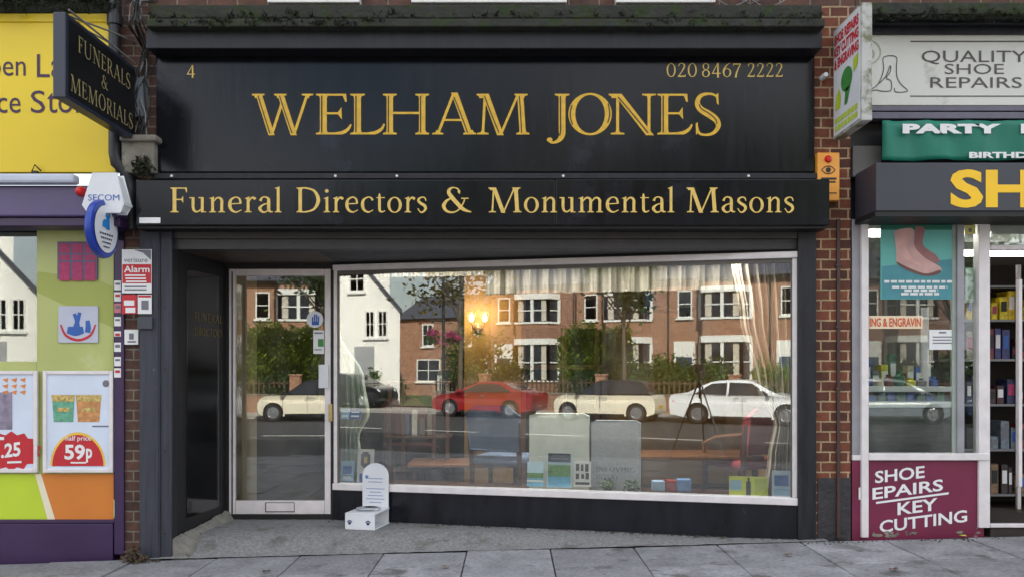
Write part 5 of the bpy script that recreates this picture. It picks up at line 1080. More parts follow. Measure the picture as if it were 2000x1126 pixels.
# wall shelf with folders, books, plants
t = thing('wall_shelf', 'dark wall shelf at the back of the shop holding blue folders', 'shelf', at(1305, 603, 2.9)); b = MB(); b.pbox(1258, 600, 1354, 607, 2.75, .25); b.build('board', BLK, t, bevel=.004); b = MB(); b.pbox(1262, 607.5, 1268, 625, 2.9, .1); b.pbox(1342, 607.5, 1348, 625, 2.9, .1); b.build('bracket', BLK, t)
b = MB(); x, y, z = at(1264, 600, 2.8); b.prism([(x, y, z + .002), (x + .17, y, z + .002), (x + .165, y + .01, z + .21), (x - .01, y + .01, z + .21)], (0, .05, 0)); tag(b.build('folder', mat('blue_folder', (30, 120, 200), .5, .1, 8), bevel=.004), 'bright blue folder standing on the dark wall shelf', 'folder')
t = thing('picture_frame', 'pale blue framed picture standing on the dark wall shelf', 'picture', at(1340, 600, 2.82)); b = MB(); b.pbox(1321, 558, 1357, 599.5, 2.82, .02); b.build('frame', WHITEP, t); b = MB(); b.pbox(1324, 561, 1354, 597, 2.816, .003); b.build('picture', mat('pale_sky_picture', (170, 188, 214), .5, .06, 6), t)
for i, (u0, u1, c_) in enumerate(((1276, 1300, (150, 176, 206)), (1304, 1322, (150, 56, 50)), (1324, 1352, (110, 140, 190)))):
    b = MB(); x0_, y_ = W(u0, .4); x1_, _ = W(u1, .4); b.box(x0_, y_, .281, x1_, y_ + .1, .36 + .01 * i); tag(b.build('book', mat('book_cover_%d' % i, c_, .5, .2, 20), bevel=.004), ('pale blue book lying on the window shelf', 'red book between two blue books on the window shelf', 'dark blue book lying on the window shelf')[i], 'book')
for u, lab, sd_ in ((1185, 'small green plant on the window shelf, left of two', 41), (1232, 'small green plant on the window shelf, right of two', 42)):
    x, y = W(u, .2); sprig('pot_plant', lab, (x, y, .33), 70, .07, LEAFD, seed=sd_, lf=.022)
# photographer's camera on a tripod, mirrored in the glass
t = thing('camera_tripod', 'black camera on a tripod standing at the kerb, mirrored in the shop window', 'tripod', (0, CY - .1, gz(0, CY)))
b = MB()
c0 = Vector((0, CY - .11, CZ - .1))
b.box(-.07, CY - .13, CZ - .05, .07, CY - .08, CZ + .05); b.box(-.03, CY - .12, CZ + .0501, .03, CY - .09, CZ + .075); cb_ = b.build('camera_body', BLK, t, bevel=.006)
b = MB(); b.lathe((0, CY - .08, CZ), [(0, .048), (.03, .048), (.034, .06), (.034, 0), (0, 0)], (0, 1, 0)); b.build('lens', BLK, cb_, smooth=True)
b = MB(); b.tube([c0 + Vector((0, 0, .045)), c0 + Vector((0, 0, -.35))], .016, 8); b.lathe(c0 + Vector((0, 0, .0)), [(0, -.05), (.04, -.05), (.045, 0), (.03, .045), (0, .045)]); b.build('head', BLK, t, smooth=True)
for a in (90 + 180, 30, 150):
    ft = Vector((.5 * math.cos(R(a)), CY - .11 + .42 * math.sin(R(a)), 0)); ft.z = gz(ft.x, ft.y) - (0 if ft.y > -6.36 else .1); b = MB(); b.tube([c0 + Vector((0, 0, -.05)), c0.lerp(ft, .5), ft], [.014, .011, .008], 8); b.build('leg', STEEL if a == 30 else BLK, t, smooth=True)
# ------------------------------------------------------------------ the street opposite (seen mirrored in the glass)
CWHITE = mat('cream_white_render', (244, 242, 236), .85, .05, 1.5, bump=.15, bscale=30)
BRKH = brick('orange_house_brick', (172, 122, 94), (142, 98, 76), (178, 162, 142), off=(.03, .02), bump=.3)
BRKH2 = brick('brown_house_brick', (158, 112, 90), (132, 92, 76), (160, 146, 128), off=(.1, .02), bump=.3)
FRM = mat('white_window_frame', (232, 232, 228), .4, .03, 5); DGL = mat('dark_house_glass', (40, 46, 54), .06, .3, 1.2, spec=.8)
FENCE = mat('brown_fence_wood', (92, 74, 58), .8, .2, 10); NETC = mat('net_curtain', (196, 188, 174), .8, .1, 12); TRIMB = mat('black_gutter', (34, 34, 36), .5, .1, 8); DOORC = mat('house_door_paint', (52, 72, 96), .4, .1, 5)
def win(root, x0, x1, z0, z1, y, bars=(1, 1), ang=None, name='window'):   # sash window facing the street (+Y)
    b = MB(); e = .07; d = .07
    b.box(x0, y, z0, x0 + e, y + d, z1); b.box(x1 - e, y, z0, x1, y + d, z1); b.box(x0 + e, y, z1 - e, x1 - e, y + d, z1); b.box(x0 + e, y, z0, x1 - e, y + d, z0 + e)
    for k_ in range(1, bars[0] + 1): x = x0 + (x1 - x0) * k_ / (bars[0] + 1); b.box(x - .02, y + .004, z0 + e, x + .02, y + d - .004, z1 - e)
    for k_ in range(1, bars[1] + 1): z = z0 + (z1 - z0) * k_ / (bars[1] + 1); b.box(x0 + e, y + .008, z - .025, x1 - e, y + d - .008, z + .025)
    b.box(x0 - .08, y - .01, z0 - .1, x1 + .08, y + .16, z0 - .001)
    w_ = b.build(name, FRM, root); b = MB(); b.box(x0 + .02, y - .01, z0 + .02, x1 - .02, y + .02, z1 - .02); b.build('pane', DGL, w_); return w_
# white gabled house and its taller wing
t = thing('white_gabled_house', 'white rendered gabled house mirrored at the left of the shop window', 'house', (-22.1, -26, -.4))
b = MB(); yf = -25.9; b.prism([(-26.1, yf, -.5), (-18.1, yf, -.5), (-18.1, yf, 4.0), (-22.1, yf, 8.2), (-26.1, yf, 4.0)], (-6.4, -9, 0)); b.build('wall', CWHITE, t)
b = MB()
for s_ in (-1, 1):
    xa_, xb_ = -22.1 + s_ * 4.25, -22.1; b.prism([(xa_, yf + .2, 3.80), (xb_, yf + .2, 8.25), (xb_, yf + .2, 8.45), (xa_, yf + .2, 4.0)], (-6.6, -9.3, 0))
b.build('roof', SLATE, t)
for xa_ in (-20.0, -19.3): win(t, xa_, xa_ + .55, 2.75, 4.0, yf - .02, (1, 1))
win(t, -20.9, -20.0, 4.9, 6.1, yf - .02, (1, 1)); win(t, -23.4, -22.6, 2.75, 4.0, yf - .02)
b = MB(); b.box(-20.6, yf, .7, -19.5, yf + .04, 2.35); b.build('notice_board', mat('board_grey', (160, 162, 164), .5, .1, 4), t)
t = thing('white_rear_block', 'taller white block rising behind the white gabled house', 'house', (-25, -36, -.4)); b = MB(); b.prism([(-33, -35.5, -.5), (-25.0, -35.5, -.5), (-31, -43, -.5), (-39, -43, -.5)], (0, 0, 10.5)); b.build('wall', CWHITE, t); b = MB(); b.prism([(-33.2, -35.2, 10.01), (-24.9, -35.2, 10.01), (-31, -43.2, 10.01), (-39.2, -43.2, 10.01)], (0, 0, .3)); b.build('roof', SLATE, t)
# low brick house with a slate roof
t = thing('brick_cottage', 'low brick cottage with a dark slate roof right of the white house', 'house', (-22.4, -39, -.4)); b = MB(); yf = -38.6; b.box(-26.3, yf - 7, -.5, -18.7, yf, 4.6); b.build('wall', BRKH, t)
b = MB(); b.prism([(-26.6, yf + .35, 4.45), (-26.6, yf - 3.5, 6.2), (-26.6, yf - 7.3, 4.45)], (8.2, 0, 0)); b.build('roof', SLATE, t); b = MB(); b.box(-19.6, yf - 3.9, 5.6, -18.8, yf - 3.1, 7.4); b.build('chimney', BRKH2, t)
win(t, -24.6, -23.8, 2.7, 4.1, yf); win(t, -25.0, -23.3, .5, 1.9, yf, (1, 1)); win(t, -21.6, -20.6, 2.7, 4.1, yf); win(t, -21.9, -20.7, .5, 1.9, yf)
b = MB(); b.box(-20.2, yf, -.35, -19.2, yf + .06, 1.9); b.build('door', FRM, t)
# bay fronted villas
def villa(label, xc, brickm, yf=-36.):
    t = thing('bay_fronted_house', label, 'house', (xc, yf, -.4), 0, 'bay fronted brick houses across the street')
    b = MB(); b.box(xc - 2.7, yf - 8, -.5, xc + 2.4, yf, 5.95); b.build('wall', brickm, t)
    b = MB(); b.prism([(xc - 2.72, yf + .35, 5.85), (xc - 2.72, yf - 4, 8.9), (xc - 2.72, yf - 8.3, 5.85)], (5.1, 0, 0)); b.build('roof', SLATE, t)
    b = MB(); b.box(xc - 2.7, yf - 4.4, 8.1, xc - 1.9, yf - 3.6, 10.1); b.build('chimney', brickm, t)
    # two-storey canted bay: brick, white heads and mullions
    bay = [(-.95, 0), (-.65, .75), (1.25, .75), (1.6, 0)]
    P = [Vector((xc + x, yf + y, 0)) for x, y in bay]
    def ringb(mb, z0, z1, grow=0.):
        q = [p + Vector((0, grow, 0)) + Vector(((-grow if i < 2 else grow), 0, 0)) for i, p in enumerate(P)]
        mb.prism([(p.x, p.y, z0) for p in [Vector((q[0].x, yf - .05, 0))] + q[1:3] + [Vector((q[3].x, yf - .05, 0))]], (0, 0, z1 - z0))
    b = MB(); ringb(b, -.5, .55); by = b.build('bay', brickm, t)
    for z0, z1 in ((2.95, 3.75), (5.4, 5.65)): b = MB(); ringb(b, z0, z1); b.build('brick_spandrel', brickm, by)
    for z0, z1, gr in ((.551, .66, .08), (2.62, 2.949, .07), (3.751, 3.86, .08), (5.1, 5.399, .07)): b = MB(); ringb(b, z0, z1, gr); b.build('stone_band', FRM, by)
    for z0, z1 in ((.661, 2.619), (3.861, 5.099)):
        b = MB(); ringb(b, z0, z1, -.08); wn = b.build('window', DGL, by)
        b = MB()
        for i in range(3):
            a, c = P[i], P[i + 1]
            for s_ in ((.0, 1) if i != 1 else (.0, .5, 1)):
                p = a.lerp(c, s_); b.box(p.x - .08, p.y - .1, z0, p.x + .08, p.y + .02, z1)
            d = (c - a); nrm = Vector((-d.y, d.x, 0)).normalized() * -1
            mid = (a + c) / 2; b.obox((mid.x, mid.y - .05, (z0 + z1) / 2), d, Vector((-d.y, d.x, 0)), (0, 0, 1), d.length / 2 - .05, .03, .03)
        b.build('sash_frame', FRM, wn)
        for cx0, cx1 in ((P[1].x + .1, P[1].x + .42), (P[2].x - .42, P[2].x - .1)): b = MB(); b.box(cx0, yf + .66, z0 + .04, cx1, yf + .674, z1 - .02); b.build('curtain', NETC, wn)
    b = MB(); b.prism([(P[0].x - .1, yf, 5.66), (P[1].x - .05, P[1].y + .1, 5.66), (P[2].x + .05, P[2].y + .1, 5.66), (P[3].x + .1, yf, 5.66)], (0, 0, .12)); b.build('bay_roof', SLATE, by)
    b = MB(); b.tube([(xc - 2.7, yf + .42, 5.84), (xc + 2.4, yf + .42, 5.84)], .06, 8); b.build('gutter', TRIMB, t, smooth=True)
    b = MB(); b.tube([(xc - 2.58, yf + .4, 5.8), (xc - 2.58, yf + .07, 5.45), (xc - 2.58, yf + .07, -.4)], .04, 8); b.build('drainpipe', TRIMB, t, smooth=True)
    win(t, xc - 2.1, xc - 1.35, 3.9, 5.3, yf - .02, (0, 1))
    b = MB(); b.box(xc - 2.3, yf - .05, -.4, xc - 1.2, yf + .05, 2.7); b.build('porch_surround', FRM, t); b = MB(); b.box(xc - 2.15, yf + .03, -.38, xc - 1.35, yf + .08, 1.9); b.build('door', DOORC, t)
    return t
villa('bay fronted brick house beside the brick cottage', -15.9, BRKH2)
villa('bay fronted brick house mirrored behind the cream small car', -10.7, BRKH)
villa('bay fronted brick house mirrored behind the white saloon', -5.6, BRKH)
for xc, lab in ((-.5, 'bay fronted brick house mirrored behind the right curtain'), (4.6, 'bay fronted brick house opposite the right brick pier'), (9.7, 'bay fronted brick house opposite the glass counter'), (14.8, 'bay fronted brick house mirrored in the shoe repair window'), (19.9, 'bay fronted brick house furthest right along the row')): villa(lab, xc, BRKH2 if int(xc) % 2 else BRKH)
# trees, bushes
LEAFY = [mat('leaf_yellow_green', (120, 138, 44), .6, .25, 4, island=.35), mat('leaf_mid_green', (84, 110, 46), .6, .25, 4, island=.35), mat('leaf_autumn', (110, 100, 46), .6, .3, 4, island=.4), mat('leaf_dark', (60, 84, 40), .6, .3, 4, island=.4)]
BARK = mat('tree_bark', (98, 86, 72), .9, .3, 8, bump=.8, bscale=20, stretch=(3, 3, .6))
def leaves(mb, c, rad, n, lf, rr, clumps=14):
    c = Vector(c); cl = []
    for _ in range(clumps):
        d = Vector((rr.gauss(0, 1), rr.gauss(0, 1), rr.gauss(0, 1))).normalized() * rr.uniform(.45, 1); cl.append((c + Vector((d.x * rad[0], d.y * rad[1], d.z * rad[2])), rr.uniform(.25, .5)))
    for _ in range(n):
        cc, q = rr.choice(cl); p = cc + Vector((rr.gauss(0, .5) * rad[0], rr.gauss(0, .5) * rad[1], rr.gauss(0, .5) * rad[2])) * q
        a = Vector((rr.gauss(0, 1), rr.gauss(0, 1), rr.gauss(0, 1))).normalized(); bb = a.orthogonal().normalized(); s_ = lf * rr.uniform(.6, 1.3)
        mb.poly([p - a * s_, p + bb * s_ * .55, p + a * s_, p - bb * s_ * .55])
def tree(lab, x, y, z, th, tr, c, rad, n, lf, m, seed, cat='tree', name='street_tree'):
    rr = random.Random(seed); t = thing(name, lab, cat, (x, y, z)); b = MB()
    b.tube([(x, y, z - .1), (x + .03, y, z + th * .5), (x, y, z + th), (c[0], c[1], c[2] + rad[2] * .3)], [tr * 1.3, tr, tr * .85, tr * .3], 9)
    for k_ in range(7):
        a = k_ * .9; p = Vector((x, y, z + th * (.75 + .04 * k_))); q = Vector(c) + Vector((math.cos(a) * rad[0] * .8, math.sin(a) * rad[1] * .8, rr.uniform(-.3, .5) * rad[2])); b.tube([p, p.lerp(q, .5) + Vector((0, 0, .15)), q], [tr * .45, tr * .28, tr * .1], 6)
    b.build('trunk', BARK, t, smooth=True); b = MB(); leaves(b, c, rad, n, lf, rr); b.build('crown', m, t); return t
tree('slim street tree beside the lamp of flowers, mirrored left of centre', -13.2, -22.7, -.42, 4.2, .1, (-13.0, -22.7, 5.3), (2.3, 2.2, 2.0), 1900, .13, LEAFY[2], 3)
tree('small leafy street tree mirrored above the cream small car', -6.5, -23, -.42, 4.0, .08, (-6.6, -23, 4.9), (1.7, 1.6, 1.7), 2600, .12, LEAFY[3], 4)
tree('street tree in front of the white gabled house', -21.2, -19.2, -.5, 4.6, .12, (-21.0, -19.2, 6.6), (2.6, 2.4, 1.9), 2200, .13, LEAFY[2], 5)
tree('street tree mirrored in the shoe repair window', 15.5, -23, -.42, 3.6, .12, (15.5, -23, 5.8), (2.2, 2.2, 2), 1800, .14, LEAFY[1], 6)
for i, (x, y, h, r_, lab) in enumerate(((-3.5, -54, 19, 6, 'tall garden tree behind the houses, mirrored in the middle of the fascia'), (5, -56, 21, 7, 'tallest garden tree behind the houses, opposite the right pier'), (14, -53, 19, 6.5, 'tall garden tree behind the houses opposite the shoe repair shop'), (23, -55, 20, 7, 'tall garden tree furthest right behind the houses'), (-11.5, -60, 15, 5, 'garden tree behind the houses left of the middle one'))):
    tree(lab, x, y, -.4, h * .45, .3, (x, y, h * .68), (r_, r_, h * .36), 2600, .42, LEAFY[(i + 1) % 4], 60 + i, name='garden_tree')
def bush(lab, x, y, h, r_, m, seed, n=900, lf=.09, name='bush'):
    rr = random.Random(seed); t = thing(name, lab, 'bush', (x, y, -.4)); b = MB(); leaves(b, (x, y, -.36 + h * .5), (r_, r_, h * .52), n, lf, rr, 16); b.build('foliage', m, t); b = MB()
    for k_ in range(4): b.tube([(x, y, -.42), (x + .3 * r_ * math.cos(k_ * 1.6), y + .3 * r_ * math.sin(k_ * 1.6), h * .6)], [.03, .012], 5)
    b.build('stem', BARK, t); return t
bush('tall bright conifer mirrored in front of the brick cottage', -16.1, -28.8, 3.8, 1.0, LEAFY[0], 1, 3600, .1, 'conifer')
bush('shorter bright conifer right of the tall one', -14.7, -29, 3.1, .9, LEAFY[0], 2, 2400, .1, 'conifer')
def hedge(lab, x0, x1, y0, y1, h, m, seed, n, lf=.085):
    rr = random.Random(seed); t = thing('hedge', lab, 'hedge', ((x0 + x1) / 2, (y0 + y1) / 2, -.4)); b = MB(); b.box(x0 + .18, y0 + .18, -.45, x1 - .18, y1 - .18, h - .62); b.build('inner_growth', LEAFY[3], t); b = MB()
    for _ in range(n):
        k_ = rr.random(); bx = lambda: rr.uniform(x0, x1); bz = lambda: -.4 + h * rr.random(); j_ = lambda: rr.gauss(0, .12)
        wv = .1 * math.sin(rr.random())
        if k_ < .62: p = Vector((bx(), y1 + j_(), bz()))
        elif k_ < .85: p = Vector((bx(), rr.uniform(y0, y1), h - .4 + j_() * 1.6))
        else: p = Vector((rr.choice((x0, x1)) + j_(), rr.uniform(y0, y1), bz()))
        p.y += .1 * math.sin(p.x * 3.1 + p.z * 2.3); p.z += .1 * math.sin(p.x * 2.7 + seed) * (p.z + .4) / h
        a = Vector((rr.gauss(0, 1), rr.gauss(0, 1), rr.gauss(0, 1))).normalized(); bb = a.orthogonal().normalized(); s_ = lf * rr.uniform(.6, 1.3)
        b.poly([p - a * s_, p + bb * s_ * .6, p + a * s_, p - bb * s_ * .6])
    b.build('foliage', m, t); return t
hedge('tall bright green garden hedge mirrored in the door', -10.9, -7.9, -28.8, -27.5, 3.2, LEAFY[0], 3, 6800)
for x0_, x1_, h_, mi_, lab in ((-15.6, -13.8, 1.5, 1, 'clipped hedge behind the red car'), (-12.6, -11.9, 1.5, 3, 'short clipped hedge end beside the tall bright hedge'), (-7.3, -3.3, 1.75, 1, 'clipped hedge behind the cream small car'), (-2.2, 2.1, 1.6, 0, 'yellow green clipped hedge behind the white saloon'), (3.1, 8.8, 1.6, 1, 'clipped hedge opposite the right brick pier'), (10.1, 18.8, 1.6, 3, 'long dark clipped hedge opposite the shoe repair shop')):
    hedge(lab, x0_, x1_, -26.4, -25.6, h_, LEAFY[mi_], int(x1_ * 10) + 200, int(900 * (x1_ - x0_)))
bush('yellow green bush behind the cream small car', -6.1, -27, 2.2, .9, LEAFY[0], 4, 1500)
bush('dark green bush between the red car and the cream car', -9.0, -25.8, 1.6, .9, LEAFY[3], 5, 1200)
for i, (x, h, lab) in enumerate(((-19.2, 1.5, 'low bush at the corner of the white house'), (-12.6, 1.7, 'green bush behind the red car'), (-3.9, 1.9, 'green bush behind the white saloon\'s tail'), (-1.2, 1.6, 'green bush behind the white saloon\'s bonnet'), (3.5, 1.8, 'garden bush opposite the right pier'), (11.5, 1.6, 'garden bush behind the silver car'), (17.3, 2.2, 'garden bush behind the dark blue car'))): bush(lab, x, -26.2, h, 1.0, LEAFY[(i * 2 + 1) % 4], 10 + i, 1300)
# front walls and gate piers
for x0_, x1_, lab in ((-15.9, -13.6, 'low brick garden wall behind the red car'), (-12.9, -8.35, 'low brick garden wall under the tall hedge'), (-7.5, -3.1, 'low brick garden wall behind the cream car'), (-2.3, 2.2, 'low brick garden wall behind the white saloon'), (3, 9, 'low brick garden wall opposite the right pier'), (10, 19, 'low brick garden wall furthest right')):
    t = thing('garden_wall', lab, 'wall', ((x0_ + x1_) / 2, -25.2, -.4)); b = MB(); b.box(x0_, -25.35, -.5, x1_, -25.12, .25); b.build('wall', BRKH2, t); b = MB(); b.box(x0_ - .02, -25.38, .251, x1_ + .02, -25.09, .31); b.build('coping', CONC, t, bevel=.01)
    b = MB(); x = x0_ + .1
    while x < x1_: b.box(x, -25.26, .311, x + .06, -25.22, .85); x += .2
    b.box(x0_ + .05, -25.219, .7, x1_ - .05, -25.2, .76); b.build('railing', FENCE, t)
    b = MB(); b.box(x1_ + .03, -25.43, -.5, x1_ + .43, -25.05, 1.0); b.box(x1_, -25.46, 1.001, x1_ + .46, -25.02, 1.08); b.build('pier', BRKH, t, bevel=.01)
for x, lab in ((-18.0, 'white gate pier with a cap, nearer the white house'), (-16.9, 'white gate pier with a cap, nearer the conifers')):
    t = thing('gate_pier', lab, 'gate pier', (x, -29.8, -.4)); b = MB(); b.box(x - .25, -30.05, -.5, x + .25, -29.55, 1.0); b.build('shaft', CWHITE, t, bevel=.02); b = MB(); b.lathe((x, -29.8, 1.0), [(.36, 0.001), (.36, .08), (.25, .2), (0, .3)], n=16); b.build('cap', CONC, t, smooth=True)
# lamp post with flowers
t = thing('lamp_post', 'slender grey lamp post with hanging baskets of pink flowers', 'lamp post', (-13.9, -22.6, -.42)); lx, ly = -13.9, -22.6
b = MB(); b.tube([(lx, ly, -.45), (lx, ly, .6), (lx, ly, 6.4)], [.09, .07, .045], 10); b.tube([(lx, ly, 6.38), (lx, ly + .6, 6.6), (lx, ly + 1.2, 6.6)], .035, 8); b.build('pole', PIPE, t, smooth=True)
b = MB(); b.box(lx - .12, ly + 1.1, 6.52, lx + .12, ly + 1.7, 6.66); b.build('lamp_head', ALUG, t, bevel=.02)
FLW = mat('pink_flower', (206, 90, 140), .6, .3, 20, island=.3)
for s_ in (-1, 1):
    cx_ = lx + s_ * .45; b = MB(); b.tube([(lx, ly, 3.1), (cx_, ly, 3.12)], .015, 6); b.lathe((cx_, ly, 2.45), [(0, -.12), (.14, -.06), (.2, .08), (0, .08)], n=14); bk_ = b.build('hanging_basket', PIPE, t, smooth=True)
    rr = random.Random(50 + s_); b = MB(); leaves(b, (cx_, ly, 2.6), (.38, .38, .28), 420, .06, rr, 8); b.build('flowers', FLW, bk_); b = MB(); leaves(b, (cx_, ly, 2.5), (.36, .36, .3), 260, .06, rr, 8); b.build('leaves', LEAFY[1], bk_)

# ------------------------------------------------------------------ cars
CGL = mat('car_glass', (28, 32, 38), .04, .2, 1, spec=.8); TYRE = mat('tyre_rubber', (26, 26, 27), .8, .2, 20); RIM = mat('alloy_wheel', (186, 188, 192), .3, .05, 8, metal=.8); TRIM = mat('black_car_trim', (22, 22, 24), .5, .1, 8)
LENS = mat('headlight_lens', (220, 224, 230), .1, .05, 6); TAIL = mat('tail_light_lens', (170, 14, 22), .15, .1, 6); PLY = mat('yellow_plate', (222, 180, 40), .5, .05, 8); PLW = mat('white_plate', (224, 224, 220), .5, .05, 8)
def paint(n, c): return mat(n, c, .25, .03, 4, coat=.6)
def car(name, lab, x, y, rz, L_, W_, H_, belt, prof, wb, wr, body, roof=None, side=None, screens=(), z0=-.52):
    # local axes: x forward from the middle of the wheelbase, y left, z up
    t = thing(name, lab, 'car', (x, y, z0), rz); M4 = WM[t]; Q = lambda a: M4 @ Vector(a)
    xr, xf = prof[0][0], prof[-1][0]; xm = (xr + xf) / 2; hl = (xf - xr) / 2
    def hwid(px, pz): return W_ / 2 * (1 - .30 * max(0, (pz - belt) / (H_ - belt)) ** 1.15) * (1 - .13 * abs((px - xm) / hl) ** 4)
    out = [tuple(p) for p in crom([(a, c, 0) for a, c in prof], 3)]; out = [(a, c) for a, c, _ in out]
    bot = []
    for wx in (wb / 2, -wb / 2):
        ar = wr * 1.16
        bot += [(wx + ar * math.cos(a), wr + ar * math.sin(a)) for a in [math.asin(max(-1, (.2 - wr) / ar)) + (math.pi - 2 * math.asin(max(-1, (.2 - wr) / ar))) * k_ / 12 for k_ in range(13)]]
    ol = out + bot; n = len(ol); ys = [(-1, .955), (-.985, .985), (-.9, 1), (0, 1.004), (.9, 1), (.985, .985), (1, .955)]; cz_ = belt * .7
    b = MB(); vs = []
    for f_, sc_ in ys:
        for px, pz in ol:
            qz = cz_ + (pz - cz_) * sc_ if pz > belt * .5 else pz; vs.append(Q((px, f_ * hwid(px, qz), qz)))
    fs = [(i * n + k_, i * n + (k_ + 1) % n, (i + 1) * n + (k_ + 1) % n, (i + 1) * n + k_) for i in range(len(ys) - 1) for k_ in range(n)]
    tr = geometry.tessellate_polygon([[Vector((a, c, 0)) for a, c in ol]]); fs += [tuple(q) for q in tr] + [tuple(i + (len(ys) - 1) * n for i in reversed(q)) for q in tr]
    b.mesh(vs, fs)
    if roof: b.m = [1 if min(((WM[t].inverted() @ Vector(vs[i])).z for i in f)) > belt - .03 else 0 for f in fs]
    bd = b.build('body', [body, roof] if roof else body, t, smooth=True, angle=32)
    def side_poly(mb, pts, s_, d=.008): 
        q = [Q((a, s_ * (hwid(a, c) + d), c)) for a, c in pts]; tr = geometry.tessellate_polygon([[Vector((a, c, 0)) for a, c in pts]]); mb.mesh(q, [tuple(i) for i in tr])
    for s_ in (1, -1):
        for pts in side: b = MB(); side_poly(b, pts, s_); b.build('side_window', CGL, t)
        b = MB(); side_poly(b, [(-wb / 2 + wr * 1.3, .2), (wb / 2 - wr * 1.3, .2), (wb / 2 - wr * 1.3, .28), (-wb / 2 + wr * 1.3, .28)], s_, .012)
        for dx in (.05, wb * .36): side_poly(b, [(dx, .3), (dx + .012, .3), (dx + .012, belt), (dx, belt)], s_, .004)
        b.build('sill_trim', TRIM, t)
        for dx in (-.22, wb * .36 - .95 if len(side) > 1 else .5): b = MB(); side_poly(b, [(dx, belt - .12), (dx + .16, belt - .12), (dx + .16, belt - .09), (dx, belt - .09)], s_, .016); b.build('door_handle', RIM, t)
        b = MB(); mxp = side[0][-1][0] if False else wb * .33; b.obox(Q((mxp, s_ * (W_ / 2 + .08), belt + .06)), M4.to_3x3() @ Vector((1, 0, 0)), M4.to_3x3() @ Vector((0, 1, 0)), (0, 0, 1), .06, .09, .06); b.build('wing_mirror', roof or body, t, bevel=.02)
        for wx in (wb / 2, -wb / 2):
            c = Q((wx, s_ * (W_ / 2 - .12), wr)); ax = M4.to_3x3() @ Vector((0, s_, 0)); b = MB(); b.lathe(c, [(wr * .62, -.1), (wr * .9, -.1), (wr, -.06), (wr, .06), (wr * .92, .1), (wr * .66, .1), (wr * .62, .06)], ax, 28); wh = b.build('wheel', TYRE, t, smooth=True)
            b = MB(); b.lathe(c + ax * .05, [(wr * .64, .04), (wr * .58, .045), (wr * .56, .0), (0, -.005)], ax, 24)
            a1 = ax.orthogonal().normalized(); a2 = ax.cross(a1)
            for k_ in range(5):
                d = a1 * math.cos(k_ * 1.2566) + a2 * math.sin(k_ * 1.2566); e_ = ax.cross(d); b.obox(c + ax * .075 + d * wr * .3, d, e_, ax, wr * .3, wr * .07, .012)
            b.lathe(c + ax * .07, [(wr * .14, 0), (wr * .12, .025), (0, .03)], ax, 12); b.build('rim', RIM, wh)
            b = MB(); b.lathe(c - ax * .02, [(wr * 1.14, .075), (wr * 1.14, -.2), (0, -.2)], ax, 24); b.build('wheel_arch', TRIM, t)
        fz = belt * .72
        for nm, px, mm in (('headlight', xf, LENS), ('tail_light', xr, TAIL)):
            sg = 1 if px == xf else -1; b = MB(); hx = px - sg * .13; pts = []
            b.lathe(Q((px - sg * .1, s_ * W_ * .37, fz + (.05 if sg < 0 else 0))), [(.12, -.1), (.11, .05), (.07, .075), (0, .085)], M4.to_3x3() @ Vector((sg, s_ * .35, .12)), 18); b.build(nm, mm, t, smooth=True)
    for (xa_, za_), (xb_, zb_) in screens:
        b = MB(); d = Vector((-(zb_ - za_), xb_ - xa_)).normalized(); d = d if d.y > 0 else -d; o_ = .012
        b.poly([Q((px + d.x * o_, f_ * hwid(px, pz) * .88, pz + d.y * o_)) for px, pz, f_ in ((xa_, za_, -1), (xb_, zb_, -1), (xb_, zb_, 1), (xa_, za_, 1))]); b.build('windscreen', CGL, t)
    for px, mm in ((xr, PLY), (xf, PLW)):
        sg = 1 if px == xf else -1; b = MB(); b.obox(Q((px + sg * .012, 0, .5)), M4.to_3x3() @ Vector((1, 0, 0)), M4.to_3x3() @ Vector((0, 1, 0)), (0, 0, 1), .02, .26, .055); b.build('number_plate', mm, t)
    if roof:
        b = MB(); top = [p for p in out if p[1] > H_ - .12 or (p[1] > belt + .0 and False)]; 
        b.mesh([Q((px, f_ * hwid(px, pz) * .97, pz + .012 - .02 * abs(f_))) for f_ in (-1, -.5, 0, .5, 1) for px, pz in top], [(i * len(top) + k_, i * len(top) + k_ + 1, (i + 1) * len(top) + k_ + 1, (i + 1) * len(top) + k_) for i in range(4) for k_ in range(len(top) - 1)]); b.build('roof', roof, t, smooth=True)
    return t
mini_p = [(-1.83, .3), (-1.86, .5), (-1.80, .86), (-1.62, 1.02), (-1.38, 1.34), (-1.15, 1.40), (-.4, 1.42), (.22, 1.38), (.78, .98), (1.45, .90), (1.74, .74), (1.80, .5), (1.76, .3)]
side_m = [[(-1.42, .96), (-.3, .94), (-.3, 1.32), (-1.18, 1.32)], [(-.24, .94), (.68, .94), (.2, 1.31), (-.24, 1.32)]]
sal_p = [(-2.33, .32), (-2.37, .6), (-2.3, .95), (-1.75, 1.04), (-1.0, 1.38), (-.3, 1.45), (.35, 1.40), (1.15, 1.0), (1.95, .88), (2.3, .68), (2.36, .48), (2.3, .3)]
side_s = [[(-1.5, 1.0), (-.45, .98), (-.45, 1.36), (-.95, 1.33)], [(-.38, .98), (.95, .96), (.32, 1.34), (-.38, 1.37)]]
coupe_p = [(-2.05, .32), (-2.1, .6), (-2.05, .92), (-1.55, 1.02), (-.9, 1.28), (-.3, 1.34), (.25, 1.28), (1.0, .95), (1.75, .82), (2.05, .64), (2.1, .45), (2.05, .3)]
side_c = [[(-1.3, .97), (.8, .93), (.2, 1.22), (-.35, 1.27), (-.85, 1.21)]]
hat_p = [(-2.0, .32), (-2.04, .6), (-1.98, 1.0), (-1.55, 1.4), (-.9, 1.5), (-.2, 1.51), (.45, 1.42), (1.25, 1.02), (1.85, .88), (2.06, .66), (2.1, .45), (2.05, .3)]
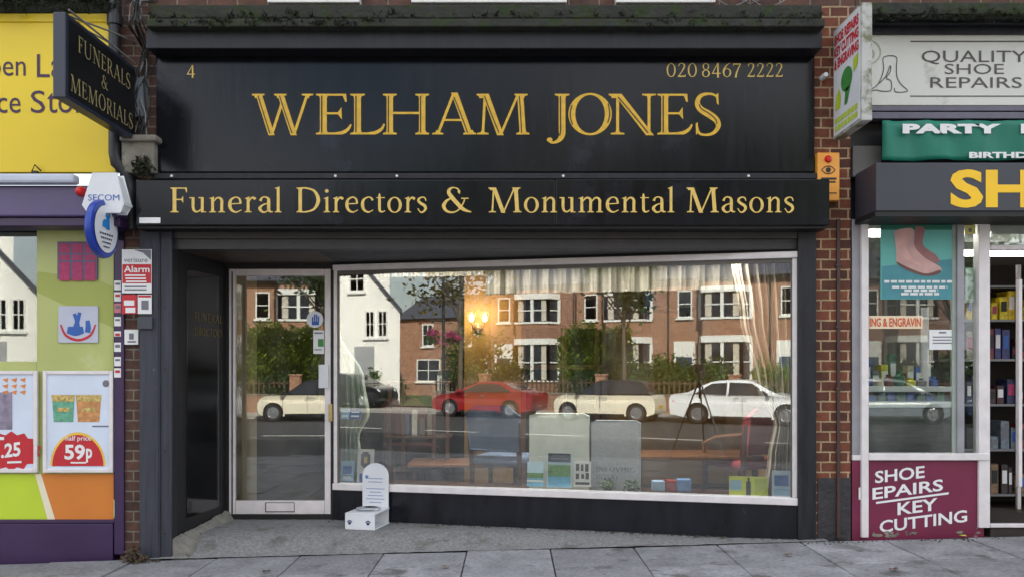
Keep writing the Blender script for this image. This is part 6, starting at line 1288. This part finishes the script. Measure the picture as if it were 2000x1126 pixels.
side_h = [[(-1.6, 1.02), (-.3, 1.0), (-.3, 1.41), (-1.3, 1.38)], [(-.22, 1.0), (1.1, .98), (.42, 1.36), (-.22, 1.41)]]
SIL = paint('silver_car_paint', (150, 160, 170))
car('small_hatchback_car', 'cream small car with black roof parked across the street', -6.56, -21.5, R(180), 3.66, 1.68, 1.42, .92, mini_p, 2.47, .31, paint('cream_car_paint', (236, 228, 206)), paint('black_roof_paint', (20, 20, 22)), side_m, (((.74, 1.0), (.26, 1.35)), ((-1.6, 1.04), (-1.42, 1.3))))
car('saloon_car', 'white saloon car parked across the street at the right of the shop window', -1.9, -21.75, 0, 4.7, 1.82, 1.45, .96, sal_p, 2.8, .33, paint('white_car_paint', (236, 238, 240)), None, side_s, (((1.08, 1.03), (.42, 1.38)), ((-1.65, 1.08), (-1.06, 1.35))))
car('coupe_car', 'red coupe parked across the street behind the cream small car', -11.45, -21.85, R(180), 4.15, 1.76, 1.34, .92, coupe_p, 2.5, .32, paint('red_car_paint', (146, 20, 26)), None, side_c, (((.93, .98), (.3, 1.26)), ((-1.48, 1.05), (-.96, 1.25))))
car('dark_hatchback_car', 'black car parked in front of the white gabled house', -19.8, -24.4, 0, 4.1, 1.75, 1.5, .98, hat_p, 2.6, .32, paint('black_car_paint', (24, 26, 30)), None, side_h, (((1.18, 1.06), (.52, 1.4)), ((-1.93, 1.05), (-1.62, 1.34))), z0=-.4)
car('silver_hatchback_car', 'silver blue car mirrored in the shoe repair window', 12.4, -21.7, 0, 4.1, 1.75, 1.5, .98, hat_p, 2.6, .32, SIL, None, side_h, (((1.18, 1.06), (.52, 1.4)), ((-1.93, 1.05), (-1.62, 1.34))))
car('blue_saloon_car', 'dark blue saloon mirrored at the right of the shoe repair window', 17.2, -21.7, R(180), 4.7, 1.82, 1.45, .96, sal_p, 2.8, .33, paint('blue_car_paint', (40, 60, 96)), None, side_s, (((1.08, 1.03), (.42, 1.38)), ((-1.65, 1.08), (-1.06, 1.35))))
